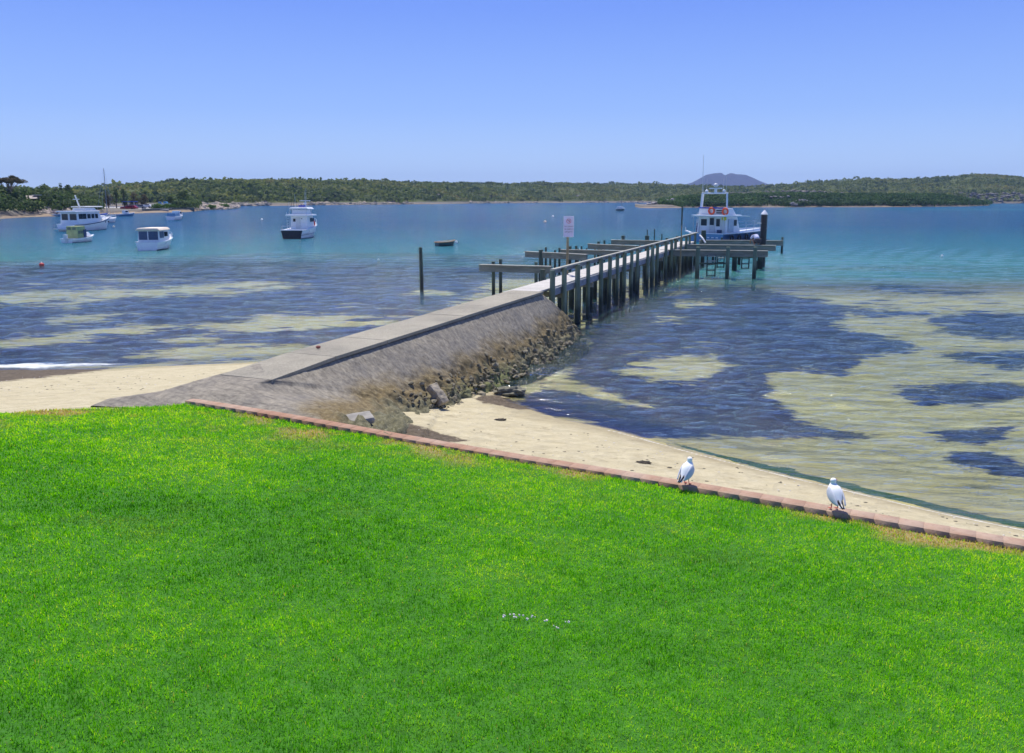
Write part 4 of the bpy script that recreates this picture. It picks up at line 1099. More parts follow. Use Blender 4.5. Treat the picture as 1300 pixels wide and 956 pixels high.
# 1 black sterned fishing boat
P = G(370.5, 303.5); A = HD(371, 20)
b, s_ = make_boat(P, A, dict(L=8.6, B=2.75, fs=1.02, fb=1.75, tran=.94, fine=.35, rake=1.0, hull=M['white'], transom=M['black'], boot=M['tealdark'], deckm=M['offwhite'], cockpit=2.6, well=.45), 'white fishing boat with a high black stern and two level wheelhouse moored in open water', name='fishing_boat')
mb = MB()
for s2 in (-1, 1):  # black quarter panels run a little forward
    q = [s[0 if s2 < 0 else -1] for s in s_[:7]]; q2 = [s[3 if s2 < 0 else -4] for s in s_[:7]]
    vs = [p + Vector((s2 * .015, 0, 0)) for p in q] + [p + Vector((s2 * .015, 0, 0)) for p in q2]
    if s2 < 0: mb.add(vs, [(i, i + 1, i + 8, i + 7) for i in range(6)])
mb.build('black_quarter', M['black'], b)
mb = MB(); mb.tube([s[-2] + Vector((.03, 0, -.08)) for s in s_[:-2]], .03, 6); mb.build('rubbing_strake', M['navy'], b)
cab = house(b, 2.7, 6.0, 2.15, 1.7, 1.0, 2.62, M['white'], rake_f=.5)
windows(cab, [('a', -.72, -.42, 1.95, 2.30, 2.69), ('a', .30, .42, 2.25, 2.35, 2.69), ('r', 4.0, 4.7, 1.9, 2.35, .98), ('r', 4.9, 5.4, 1.9, 2.35, .93), ('l', 4.0, 4.7, 1.9, 2.35, -.98)])
mb = MB(); mb.box((-.10, 2.68, 1.7), (.55, .05, 1.45)); mb.build('door', M['offwhite'], cab)
house(b, 1.9, 6.0, 2.75, 2.3, 2.62, 2.80, M['white'], 'roof', rake_f=.15, tum=.03)
fb_ = house(b, 2.9, 4.9, 1.9, 1.7, 2.8, 3.35, M['white'], 'flybridge', rake_f=.2)
house(b, 2.6, 5.6, 2.5, 2.1, 3.42, 3.66, M['white'], 'hard_top', rake_f=.3, tum=.25, bev=.1)
mb = MB()
for x in (-.9, .9):
    for y_ in (3.0, 4.8): mb.tube([(x, y_, 2.8), (x, y_, 3.45)], .03, 6)
mb.build('top_supports', M['metal'], b)
mb = MB(); mb.box((.15, 3.6, 3.78), (.75, .5, .22)); mb.build('blue_cover', M['bluetrim'], b, bevel=.05)
mb = MB(); mb.tube([(.35, 4.3, 3.65), (.35, 4.3, 4.35)], .05, 8); mb.box((.3, 4.3, 4.42), (1.3, .16, .10)); mb.ico((.3, 4.3, 4.12), .2, 2, 0, (1, 1, .6)); mb.build('radar', M['white'], b)
for x, y_, z1 in ((-.55, 3.2, 5.2), (.75, 3.4, 5.9), (.2, 4.6, 5.6), (-1.0, 2.3, 4.3)): antenna(b, x, y_, 2.8, z1, .022)
for x in (-1.0, -.75): antenna(b, x, 3.2, 2.8, 4.35, .03, M['black'])
mb = MB()
for x in (-1.30, -1.02): mb.tube([(x, 2.2, 1.0), (x, 2.2, 3.1)], .025, 6)
for z in np.arange(1.2, 2.8, .28): mb.tube([(-1.30, 2.2, z), (-1.02, 2.2, z)], .02, 6)
mb.build('ladder', M['metal'], b)
rails(b, s_, 5.2, 8.7, .5)
mb = MB(); mb.ico((.75, 5.9, 1.65), .25, 2, 0, (.8, .8, 1.5)); mb.build('red_fender', M['red'], b, smooth=True)
mb = MB(); mb.tube([(-1.2, .2, 1.05), (-1.2, .2, 1.5), (1.2, .2, 1.5), (1.2, .2, 1.05)], .03, 6); mb.build('stern_rail', M['metal'], b)

# 2 boat with pale cream top (behind the watermark)
P = G(187, 318.3); A = HD(189, 20)
b, s_ = make_boat(P, A, dict(L=6.0, B=2.2, fs=.75, fb=1.15, tran=.92, fine=.4, rake=.8, hull=M['white'], boot=M['black'], deckm=M['offwhite'], cockpit=2.0, well=.3), 'white cabin boat with a cream canopy top over dark blue side curtains', name='cabin_boat')
cab = house(b, .55, 3.6, 1.95, 1.8, .75, 1.78, M['white'], rake_f=.2)
house(b, .35, 3.7, 2.2, 2.0, 1.78, 2.02, M['cream'], 'canopy', tum=.2, bev=.08)
windows(cab, [('l', .7, 1.9, 1.1, 1.7, -.965), ('r', .7, 1.7, 1.1, 1.7, .965), ('a', -.85, -.1, .95, 1.72, .54), ('a', 0, .85, .95, 1.72, .54)], M['navy'])
windows(cab, [('r', 2.0, 2.8, 1.2, 1.62, .94)])
house(b, 3.4, 5.4, 1.6, .9, .95, 1.42, M['white'], 'cuddy', rake_f=.5, tum=.12, bev=.06)
rails(b, s_, 3.8, 6.4, .4)
mb = MB(); mb.box((0, 6.4, 1.2), (.25, .7, .08)); mb.build('bow_sprit', M['white'], b)

# 3 small boat with mustard green canopy
P = G(85, 308.6); A = HD(90, 38)
b, s_ = make_boat(P, A, dict(L=4.3, B=1.7, fs=.42, fb=.72, tran=.9, fine=.4, rake=.5, hull=M['white'], boot=M['navy'], deckm=M['offwhite'], cockpit=2.2, well=.2), 'little white runabout with a tall mustard green canopy, moored in front of the cruiser', name='runabout')
c2 = house(b, .9, 2.3, 1.4, 1.35, .45, 1.75, M['greencloth'], 'canopy', rake_f=.1, tum=.05)
windows(c2, [('l', 1.1, 1.5, .95, 1.5, -.69), ('l', 1.6, 2.1, .95, 1.5, -.69), ('r', 1.0, 1.35, .95, 1.25, .70), ('r', 1.45, 1.8, .95, 1.25, .70), ('a', -.5, -.1, 1.35, 1.6, .90), ('a', .1, .5, 1.35, 1.6, .90)], pbr('clear_curtain', (.12, .15, .10), .3))
mb = MB(); mb.box((.70, 2.05, .95), (.05, .42, .85)); mb.build('dark_doorway', M['navy'], c2)
house(b, 2.2, 3.5, 1.35, .9, .6, 1.05, M['white'], 'cuddy', rake_f=.4, tum=.1)
mb = MB(); mb.box((0, 2.35, 1.2), (1.2, .05, .4)); mb.build('windscreen', M['glass'], b)
mb = MB(); mb.box((0, -.15, .65), (.35, .35, .5)); mb.tube([(0, -.15, .5), (0, -.2, -.2)], .08, 8); mb.build('outboard_motor', M['offwhite'], b, bevel=.04)

# 4 motor cruiser
P = G(84, 293.8); A = HD(95, 37)
b, s_ = make_boat(P, A, dict(L=10.2, B=3.2, fs=1.0, fb=1.95, tran=.92, fine=.4, rake=1.2, hull=M['white'], boot=M['tealdark'], deckm=M['offwhite'], cockpit=2.0, well=.35), 'large white motor cruiser with dark saloon windows and a slanting white mast', name='motor_cruiser')
mb = MB()
for k in (0, -1): mb.tube([s[k] + Vector((0, 0, -.14)) for s in s_], .06, 6)
mb.build('blue_rubbing_band', M['navy'], b)
cab = house(b, .9, 6.6, 2.9, 2.5, 1.0, 2.75, M['white'], rake_f=.5)
windows(cab, [('r', 1.1, 1.9, 1.75, 2.5, 1.415), ('r', 2.0, 2.8, 1.75, 2.5, 1.40), ('r', 3.1, 3.8, 1.8, 2.45, 1.36), ('r', 4.1, 4.7, 1.8, 2.45, 1.33), ('r', 5.0, 5.6, 1.8, 2.45, 1.29), ('a', -1.2, -.2, 1.6, 2.5, .91), ('a', .1, 1.2, 1.6, 2.5, .91)])
house(b, .2, 6.2, 3.2, 2.8, 2.75, 2.92, M['white'], 'roof', tum=.04, rake_f=.2)
fb_ = house(b, 3.2, 6.0, 2.2, 2.0, 2.92, 3.35, M['white'], 'flybridge', rake_f=.6, tum=.08)
house(b, 3.0, 7.4, 2.4, 2.2, 3.42, 3.58, M['offwhite'], 'bimini_top', tum=.1)
mb = MB(); mb.tube([(0, 3.6, 2.9), (0, 2.6, 5.15)], [.13, .09], 10); mb.build('mast', M['white'], b)
mb = MB(); mb.box((0, 2.75, 4.6), (1.0, .12, .12)); mb.build('mast_crosstree', M['offwhite'], b)
house(b, 6.6, 9.3, 2.3, 1.2, 1.55, 2.15, M['white'], 'foredeck_cabin', rake_f=.9, tum=.2)
mb = MB()
for q in (7.6, 8.9): mb.ico((1.05 - (q - 7.6) * .30, q, 1.2), .13, 1, 0, (.5, 1, 1))
mb.build('porthole', M['black'], b)
rails(b, s_, 5.8, 10.8, .6)
mb = MB(); mb.box((0, 10.9, 2.1), (.4, 1.3, .1)); mb.build('bow_sprit', M['white'], b)
mb = MB(); mb.box((0, -.5, .35), (2.6, .9, .1)); mb.build('swim_platform', M['offwhite'], b)

# tender behind the cruiser
P = G(77, 292.8); P = P + Vector((-.2, 1.2, 0))
b, s_ = make_boat(P, HD(77, 60), dict(L=2.9, B=1.4, fs=.42, fb=.62, tran=.9, fine=.4, rake=.3, hull=M['navy'], boot=M['black'], deckm=M['rubber'], cockpit=9, well=.25), 'small dark tender lying against the stern of the large cruiser', name='tender')
mb = MB(); mb.box((0, 1.2, .38), (1.2, .25, .05)); mb.build('thwart', M['offwhite'], b)

# 5 yacht with blue sail cover and a tall bare mast
P = G(122, 283.5); P.z = 0
b, s_ = make_boat(P, HD(122, 30), dict(L=7.5, B=2.3, fs=.75, fb=1.0, tran=.7, fine=.45, rake=.9, hull=M['white'], boot=M['navy'], deckm=M['offwhite'], cockpit=2.3, well=.3), 'white yacht with a tall bare mast and blue sail cover behind the cruiser', 'yacht', name='yacht')
house(b, 2.3, 5.4, 1.5, 1.0, .8, 1.2, M['white'], rake_f=.5)
mxy = (0, 4.3)
mb = MB(); mb.tube([(0, 4.3, .9), (0, 4.3, 10.6)], [.07, .05], 8); mb.build('mast', M['cargrey'], b)
mb = MB(); mb.tube([(0, 4.2, 1.75), (0, 1.2, 1.7)], [.15, .10], 8); mb.build('sail_cover', M['bluetrim'], b, smooth=True)
mb = MB(); mb.tube([(0, 4.35, 10.5), (0, 7.4, 1.0)], .012, 5); mb.tube([(0, 4.25, 10.5), (0, .1, .9)], .012, 5)
for x in (-1, 1): mb.tube([(0, 4.3, 9.4), (x * .7, 4.3, 5.5), (x * 1.05, 4.2, .85)], .012, 5)
mb.build('rigging', M['metal'], b)
rails(b, s_, 5.5, 7.5, .5)

# 6 three little boats further off
P = G(216.5, 279.6)
b, s_ = make_boat(P, HD(216, 24), dict(L=6.0, B=2.3, fs=.75, fb=1.1, tran=.9, rake=.7, hull=M['white'], boot=M['tealdark'], cockpit=1.6, well=.3), 'small white boat with blue cockpit cover lying off the timber sea wall', name='cabin_boat')
house(b, .4, 3.0, 1.9, 1.85, .8, 1.55, M['hullblue'], 'cockpit_cover', rake_f=.1)
c2 = house(b, 3.0, 4.6, 1.8, 1.4, .9, 2.0, M['white'], rake_f=.5); windows(c2, [('r', 3.3, 4.0, 1.4, 1.8, .86)])
rails(b, s_, 4.4, 6.0, .45)
P = G(149, 274.6)
b, s_ = make_boat(P, HD(149, 62), dict(L=5.0, B=2.0, fs=.55, fb=.95, tran=.9, rake=.6, hull=M['hullblue'], boot=M['navy'], cockpit=1.6, well=.3), 'pale blue boat with a small white cabin near the red car', name='cabin_boat')
c2 = house(b, 1.8, 3.2, 1.5, 1.2, .7, 1.6, M['white'], rake_f=.4); windows(c2, [('r', 2.0, 2.7, 1.1, 1.45, .72)])
antenna(b, 0, 2.2, 1.6, 2.8)
P = G(64, 274.6)
b, s_ = make_boat(P, HD(64, 65), dict(L=3.9, B=1.6, fs=.5, fb=.8, tran=.9, rake=.5, hull=M['hullblue'], boot=M['navy'], cockpit=1.4, well=.25), 'light blue open boat moored close to the rocky left beach', name='open_boat')
mb = MB(); mb.box((0, 1.8, .78), (1.0, .06, .4)); mb.build('windscreen', M['glass'], b)
P = G(56.5, 273.4)
b, s_ = make_boat(P, HD(56, 70), dict(L=2.4, B=1.2, fs=.55, fb=.7, tran=.9, rake=.3, hull=M['tealdark'], boot=M['black'], cockpit=9, well=.2), 'dark little boat nearest the sand of the left beach', name='open_boat')

# 7 dinghy
P = G(554.5, 312.6)
b, s_ = make_boat(P, HD(560, 58), dict(L=2.15, B=1.15, fs=.38, fb=.55, tran=.75, fine=.45, rake=.25, draft=.12, hull=M['tealdark'], boot=M['black'], trim=M['wood_dinghy'], deckm=M['wood_dinghy'], cockpit=9, well=.22), 'small dark hulled rowing dinghy with varnished wooden inside', 'dinghy', name='dinghy')
for y_ in (.35, 1.0, 1.55):
    mb = MB(); mb.box((0, y_, .34), (.95 - max(0, y_ - 1) * .6, .18, .03)); mb.build('thwart', M['wood_dinghy'], b)

# 8 distant yacht
P = G(784.5, 268)
b, s_ = make_boat(P, HD(785, 20), dict(L=7.0, B=2.6, fs=.9, fb=1.2, tran=.8, rake=.8, hull=M['tealdark'], boot=M['black'], trim=M['white'], cockpit=2, well=.2), 'tiny distant yacht with a short mast near the rocky point', 'yacht', name='yacht')
house(b, 1.6, 4.6, 1.9, 1.4, .9, 1.75, M['white'], rake_f=.4)
mb = MB(); mb.tube([(0, 4.0, 1), (0, 4.0, 5.2)], .09, 8); mb.build('mast', M['cargrey'], b)

# 9 charter boat at the end of the jetty
P = G(896, 307.5); D = P.y; sc_ = (D + .8) / F      # metres per photo pixel at its stern
A = HD(896, 34)
b, s_ = make_boat(P, A, dict(L=12.0, B=4.5, fs=.95, fb=1.35, tran=.97, fine=.5, rake=1.3, flare=.9, hull=pbr('slate_blue_hull', (.055, .11, .21), .3, var=.2, nscale=1.2, dirt=(.12, .15, .2)), transom=M['hullblue'], boot=M['black'], trim=M['white'], deckm=M['offwhite'], cockpit=1.2, well=.05, rub=1.3), 'charter boat with orange lifebuoys, white flybridge and square radar arch, moored off the jetty end', name='charter_boat')
for x in (.3, .85, 1.4):
    mb = MB(); mb.box((x, -.045, .52 - x * .0), (.30, .03, .11)); mb.build('name_mark', M['white'], b, bevel=.02)
mb = MB(); mb.bar((-2.2, .3, .98), (-3.3, .9, 1.12), .25, .12); mb.tube([(-3.3, .9, 1.1), (-3.35, .9, 1.55)], .04, 6); mb.build('gangplank', M['white'], b)
cab = house(b, 1.1, 4.1, 3.6, 3.3, .95, 2.75, M['white'], rake_f=.7, tum=.02)
windows(cab, [('a', -1.45, -.72, 1.75, 2.45, 1.09), ('a', .50, .95, 1.7, 2.5, 1.09), ('r', 1.5, 2.2, 1.75, 2.4, 1.755), ('r', 2.4, 3.2, 1.75, 2.4, 1.715)])
mb = MB(); mb.box((-.02, 1.07, 1.85), (.75, .05, 1.65)); dr = mb.build('door', M['offwhite'], cab)
mb = MB(); mb.box((-.02, 1.035, 2.2), (.52, .03, .75)); mb.build('window', M['glass'], dr)
mb = MB(); mb.box((1.30, 1.07, 1.8), (.5, .04, 1.5)); mb.build('side_locker', M['offwhite'], cab)
mb = MB(); mb.box((1.84, 1.9, 1.8), (.05, 1.0, 1.4)); mb.build('clear_screen', pbr('clear_screen', (.45, .5, .55), .15), b)
house(b, .1, 4.3, 4.1, 3.7, 2.75, 2.92, M['white'], 'upper_deck', tum=.05, rake_f=.4)
fbk = house(b, 1.0, 3.3, 3.5, 3.1, 2.92, 3.62, M['white'], 'flybridge', rake_f=.6, tum=.06)
mb = MB(); mb.box((0, .98, 3.68), (3.3, .3, .12)); mb.build('blue_seat_back', M['bluetrim'], fbk)
mb = MB()
for x0, x1 in ((.55, 1.45),):
    for z in (3.15, 3.38): mb.box(((x0 + x1) / 2, .96, z), (x1 - x0, .05, .14))
mb.build('dark_slots', M['black'], fbk)
ring_obj('lifebuoy', (-.02, .86, 3.35), .33, .10, M['orange'], b); ring_obj('lifebuoy', (1.75, .80, 3.30), .33, .10, M['orange'], b)
# radar arch
mb = MB(); zt = 5.25
for x0, x1 in ((-1.72, -1.62), (1.85, 1.45)):
    mb.bar((x0, 1.0 if x0 < 0 else 1.0, .95 if x0 < 0 else 2.9), (x1, 1.5, zt), .18, .30)
mb.bar((-1.70, 1.5, zt), (1.53, 1.5, zt), .30, .16)
mb.build('radar_arch', M['white'], b, bevel=.05)
mb = MB(); mb.tube([(.0, 1.5, zt), (.0, 1.5, zt + .45)], .16, 10); mb.box((0, 1.5, zt + .52), (1.5, .2, .12)); mb.build('radar', M['white'], b)
mb = MB(); mb.ico((0, 1.5, zt + .85), .26, 2, 0, (1, 1, .8)); mb.build('satellite_dome', M['pale_metal'], b, smooth=True)
mb = MB(); mb.ico((-1.15, 1.5, zt + .22), .18, 2); mb.ico((1.05, 1.5, zt + .25), .16, 2); mb.build('deck_floodlight', M['white'], b, smooth=True)
for x, z1 in ((-1.55, 7.0), (-1.15, 6.8), (.95, 6.8), (1.3, 7.1)): antenna(b, x, 1.5, zt, z1, .022)
antenna(b, -1.72, 1.5, zt, 9.4, .028)
mb = MB(); mb.ico((1.72, .7, 2.55), .25, 2, 0, (1.1, 1, .85)); mb.build('yellow_float', M['yellow'], b, smooth=True)
mb = MB(); mb.tube([(2.0, .4, 2.95), (4.3, 1.6, 2.82)], .04, 6); mb.build('boom', M['white'], b)
mb = MB()
for x in (-1.85, 1.95): mb.tube([(x, .25, .95), (x, .25, 2.8)], .035, 6)
mb.build('awning_post', M['metal'], b)
rails(b, s_, 4.3, 11.4, .8, r=.02, mid=True)
for i in (3, 6, 9, 12):
    p = s_[i][-1]; ring_obj('tyre_fender', (p.x + .10, p.y, p.z - .5), .26, .10, M['rubber'], b, 'X')
mb = MB(); mb.box((1.0, 1.0, 1.15), (.5, .3, .35)); mb.box((-1.95, 1.2, 1.5), (.25, .3, 1.0)); mb.build('deck_gear', M['navy'], b, bevel=.04)
mb = MB()
for x in (-2.05, -1.75): mb.tube([(x, .95, .95), (x + .1, 1.2, 3.2)], .03, 6)
for z in np.arange(1.2, 3.1, .3): mb.tube([(-2.03, 1.0, z), (-1.72, 1.0, z)], .025, 6)
mb.build('ladder', M['metal'], b)

# mooring buoys
def buoy(x, y, r, mat, label):
    p = G(x, y + .6); root = empty('mooring_buoy', p, 0, label, 'buoy')
    mb = MB(); mb.ico((0, 0, r * .45), r, 2, 0, (1, 1, .9)); mb.build('float', mat, root, smooth=True)
    mb = MB(); mb.tube([(0, 0, r * 1.2), (0, 0, r * 1.75)], r * .15, 6); mb.build('pick_up_ring', M['pale_metal'], root)
buoy(53, 337, .17, M['red'], 'bright red round buoy on the dark water at far left')
buoy(144.5, 288, .22, M['cream'], 'pale cream buoy just right of the large cruiser')
buoy(332.5, 278.5, .24, M['white'], 'white buoy left of the black sterned fishing boat')
buoy(480.5, 330, .10, M['white'], 'tiny white float on open water left of the lone post')
buoy(579.5, 307.5, .16, M['white'], 'white buoy just off the bow of the rowing dinghy')
buoy(692, 281.5, .28, M['cream'], 'cream buoy left of the prohibition sign, nearer of two')
buoy(702, 274.5, .3, M['white'], 'white buoy left of the prohibition sign, farther of two')
buoy(1196, 325, .10, M['white'], 'tiny white float alone on the open water at right')

# ------------------------------------------------------------ land across the water
def hill_mat(name, cols_, rockline=True):
    m, nt, out = new_mat(name)
    p = N(nt, 'ShaderNodeBsdfPrincipled', Roughness=1.0); p.inputs['Specular IOR Level'].default_value = .1
    geo = nt.nodes.new('ShaderNodeNewGeometry'); pos = geo.outputs['Position']; sx = nt.nodes.new('ShaderNodeSeparateXYZ'); nt.links.new(pos, sx.inputs[0])
    c = ramp(nt, noise(nt, .03, 7, .7, vec=pos), [(.3, cols_[0]), (.55, cols_[1]), (.75, cols_[2])])
    if rockline:
        h = mth(nt, 'ADD', sx.outputs['Z'], mth(nt, 'MULTIPLY', mth(nt, 'SUBTRACT', noise(nt, .08, 5, .7, vec=pos), .5), 2.0))
        sand = ramp(nt, h, [(0, (.27, .20, .13)), (.35, (.30, .235, .16)), (.6, (.12, .10, .08)), (1, (.17, .155, .13))])
        c = mixc(nt, ramp(nt, mth(nt, 'MULTIPLY', h, .35), [(.55, (0, 0, 0)), (.85, (1, 1, 1))]), sand, c)
    nt.links.new(c, p.inputs['Base Color']); nt.links.new(p.outputs[0], out.inputs[0]); return m
def leaf_mat(name, stops, scale=.02, tw=.6):
    m, nt, out = new_mat(name)
    p = N(nt, 'ShaderNodeBsdfPrincipled', Roughness=.7); p.inputs['Specular IOR Level'].default_value = .2
    geo = nt.nodes.new('ShaderNodeNewGeometry'); pos = geo.outputs['Position']
    t = attr(nt, 'tone')
    f = mth(nt, 'ADD', mth(nt, 'MULTIPLY', t, tw), mth(nt, 'MULTIPLY', noise(nt, scale, 5, .65, vec=pos), 1 - tw + .1))
    c = ramp(nt, f, stops); nt.links.new(c, p.inputs['Base Color'])
    tr = nt.nodes.new('ShaderNodeBsdfTranslucent'); nt.links.new(c, tr.inputs[0])
    mx = N(nt, 'ShaderNodeMixShader'); mx.inputs[0].default_value = .42
    nt.links.new(p.outputs[0], mx.inputs[1]); nt.links.new(tr.outputs[0], mx.inputs[2]); nt.links.new(mx.outputs[0], out.inputs[0]); return m
SOIL = hill_mat('far_shore_soil', ((.04, .055, .016), (.08, .10, .028), (.13, .14, .05)))
LEAF_FAR = leaf_mat('scrub_leaves', [(.12, (.035, .060, .018)), (.36, (.085, .125, .028)), (.54, (.14, .18, .035)), (.74, (.21, .22, .05)), (.95, (.24, .20, .07))])
LEAF_DARK = leaf_mat('coastal_bush_leaves', [(.15, (.018, .038, .014)), (.4, (.05, .088, .028)), (.65, (.095, .145, .042)), (.9, (.16, .21, .085))])
LEAF_PEN = leaf_mat('peninsula_bush_leaves', [(.15, (.015, .040, .015)), (.42, (.035, .080, .028)), (.66, (.07, .135, .040)), (.9, (.11, .19, .06))], scale=.05)
LEAF_BRIGHT = leaf_mat('bright_bush_leaves', [(.15, (.03, .07, .012)), (.5, (.07, .16, .02)), (.9, (.14, .22, .04))])
def canopy(centres, radii, tones, per, mat, name, parent=None, kind=None, leaf=.3, squash=.75, flat_top=0, seed=0):
    """leaf clumps: `per` small leaf faces spread over each crown"""
    r_ = np.random.default_rng(seed); n = len(centres); c = np.repeat(centres, per, 0); R = np.repeat(radii, per)
    u = r_.normal(size=(n * per, 3)); u /= np.linalg.norm(u, axis=1)[:, None]
    u[:, 2] = np.where(u[:, 2] < -.35, -u[:, 2], u[:, 2])
    lump = .72 + .42 * r_.random(n * per) ** .6
    pos_ = c + u * (R * lump)[:, None] * np.array([1, 1, squash])
    nrm = u + r_.normal(scale=.55, size=u.shape); nrm /= np.linalg.norm(nrm, axis=1)[:, None]
    a = np.cross(nrm, np.array([.3, .2, 1.0])); a /= np.linalg.norm(a, axis=1)[:, None] + 1e-9; b_ = np.cross(nrm, a)
    sz = (R * leaf * r_.uniform(.6, 1.4, n * per))[:, None]
    th = r_.uniform(0, 6.28, n * per)[:, None]; a2 = a * np.cos(th) + b_ * np.sin(th); b2 = -a * np.sin(th) + b_ * np.cos(th)
    V = np.stack([pos_ - a2 * sz, pos_ + b2 * sz * .7, pos_ + a2 * sz, pos_ - b2 * sz * .7], 1).reshape(-1, 3)
    i = np.arange(n * per) * 4
    t = np.repeat(tones, per) + r_.normal(0, .06, n * per)
    return np_mesh(name, V, [np.stack([i, i + 1, i + 2, i + 3], 1)], mat, parent, attrs={'tone': np.repeat(np.clip(t, 0, 1), 4)}, kind=kind)
def strip_hill(name, xs_px, shore_px, sky_px, depth_far, ridge_at, canopy_h, mat, nrow=60, prof=1.0, z0=.0, rough_=2.0, seed=1):
    """land strip: shoreline seen at shore_px rows, skyline (tree tops) seen at sky_px rows"""
    rowsP = []; info = []
    for x, ysh, ysk in zip(xs_px, shore_px, sky_px):
        base = G(x, ysh, 0); D0 = base.y; ux = base.x / base.y
        Dr = D0 + ridge_at; zr = atY(x, ysk, Dr).z - canopy_h
        info.append((D0, ux, zr))
    V = []; ts = np.concatenate([[-.02], np.linspace(0, 1, nrow) ** 1.4])
    for t in ts:
        for D0, ux, zr in info:
            Dd = D0 + t * depth_far; q = (Dd - D0) / ridge_at
            if t < 0: z = -2.0
            else:
                z = zr * (1 - (1 - min(1, q)) ** 2.0) ** prof if q < 1 else zr * (1 - .3 * min(1, (q - 1)))
                z = max(z, min(1.2, (Dd - D0) * .12)) + z0
            X = ux * Dd
            if t > 0: z += (mnoise.fractal(Vector((X * .01, Dd * .01, seed)), 1, 2, 3)) * rough_ * min(1, q * 3)
            V.append((X, Dd, z))
    V = np.array(V); o = np_mesh(name, V, [grid_faces(len(ts), len(info))], mat, smooth=True, kind='structure')
    return o, V.reshape(len(ts), len(info), 3)
def scatter(Vg, n, r_lo, r_hi, seed, tmin=.0, zmin=.8, power=1.0):
    r_ = np.random.default_rng(seed); nr_, nc_ = Vg.shape[:2]
    ti = tmin + (1 - tmin) * r_.random(n) ** power; cj = r_.random(n) * (nc_ - 1.001)
    fi = 1 + ti * (nr_ - 2.01); i = fi.astype(int); j = cj.astype(int); a = (fi - i)[:, None]; b_ = (cj - j)[:, None]
    p = (Vg[i, j] * (1 - a) + Vg[i + 1, j] * a) * (1 - b_) + (Vg[i, j + 1] * (1 - a) + Vg[i + 1, j + 1] * a) * b_
    rr_ = r_.uniform(r_lo, r_hi, n); ok = p[:, 2] > zmin
    return p[ok], rr_[ok]
# far hill
fx = np.arange(-700, 2000, 10.0)
fsh = np.interp(fx, [-700, 250, 300, 400, 500, 600, 700, 800, 900, 2000], [262, 262, 261.6, 260.5, 259.6, 258.2, 257.6, 257.0, 257.6, 258.0])
fsk = np.interp(fx, [-700, -200, 60, 100, 160, 200, 250, 330, 400, 450, 500, 550, 600, 650, 700, 750, 800, 860, 920, 960, 1000, 1050, 1100, 1150, 1200, 1235, 1262, 1300, 1400, 2000],
                    [236, 238, 241, 240, 235.5, 233, 231, 229, 229.5, 229.8, 230.8, 231.8, 233, 233.4, 232.5, 232.8, 233.8, 234.5, 236.5, 236.5, 235, 230, 227.5, 227.3, 225.5, 221.8, 222, 225.5, 224, 228])
fridge, FV = strip_hill('far_hill', fx, fsh, fsk, 900, 420, 3.0, SOIL, rough_=3)
cc, rr_ = scatter(FV, 30000, 1.6, 4.2, 11, tmin=.0, zmin=2.4, power=1.15)
rr_ = np.where(np.random.default_rng(9).random(len(rr_)) < .07, rr_ * 1.7, rr_)
# nearest two thirds of the slope need cover most
tone = -.12 + 1.25 * fbm(cc[:, 0] * .012, cc[:, 1] * .02, 4, 77) + np.random.default_rng(1).normal(0, .10, len(cc)) - .2 * (rr_ > 4.4)
o = canopy(cc + np.array([0, 0, 1.0]), rr_, tone, 16, LEAF_FAR, 'scrub', kind='stuff', leaf=.34, squash=.7, seed=5)
tag(o, 'olive green mallee scrub covering the low hills across the bay', 'scrub')
# taller trees that break the skyline
tx = [620, 652, 692, 704, 744, 764, 794, 1222, 1240, 1262, 1290, 1018, 1060, 1096, 1180, 488, 372, 318, 236]
ctr = []; rad = []
for k, x in enumerate(tx):
    for q in range(5):
        xx = x + random.uniform(-9, 9); D0 = float(np.interp(xx, fx, [G(a, b).y for a, b in zip(fx, fsh)])) + 400
        ysk = float(np.interp(xx, fx, fsk)); p = atY(xx, ysk + .6, D0); ctr.append((p.x, p.y, p.z - 1.0)); rad.append(random.uniform(3.5, 6.0))
o = canopy(np.array(ctr), np.array(rad), np.random.default_rng(3).uniform(.1, .5, len(ctr)), 60, LEAF_DARK, 'ridge_trees', kind='stuff', leaf=.22, squash=.55, seed=8)
tag(o, 'darker taller tree crowns along the skyline of the far hills', 'trees')
# rocks along the far waterline and the pale bluffs behind
def rocks(name, pts, mat, label):
    mb = MB()
    for p, r in pts: mb.ico(p, r, 1, .22, (random.uniform(.8, 1.8), random.uniform(.7, 1.2), random.uniform(.45, .85)))
    o = mb.build(name, mat); o['kind'] = 'stuff'; tag(o, label, 'rocks'); return o
ROCKG = pbr('grey_granite', (.17, .155, .13), .95, var=.35, nscale=.15, dirt=(.10, .09, .08))
ROCKP = pbr('pale_rock', (.42, .34, .25), .95, var=.25, nscale=.12, dirt=(.2, .16, .12))
pts = []; pts2 = []
for _ in range(900):
    x = random.uniform(230, 850); base = G(x, float(np.interp(x, fx, fsh)), 0); D0 = base.y; u_ = base.x / base.y
    if mnoise.noise(Vector((x * .03, 3.3, 0))) < -.15: continue
    k = random.random() ** 2; Dd = D0 + 2 + k * 45; z = .4 + k * 3.2; (pts if random.random() < .68 else pts2).append(((u_ * Dd, Dd, z), random.uniform(.5, 1.9)))
for _ in range(420):      # grey bluff 560..760
    x = random.gauss(660, 48); base = G(x, float(np.interp(x, fx, fsh)), 0); u_ = base.x / base.y; Dd = base.y + random.uniform(60, 130)
    i0 = int(np.clip(np.searchsorted(fx, x), 1, len(fx) - 1)); z = 3 + random.random() * 6; pts.append(((u_ * Dd, Dd, z), random.uniform(1.3, 3.0)))
rocks('shore_rocks', pts, ROCKG, 'grey and brown rocks strewn along the far waterline')
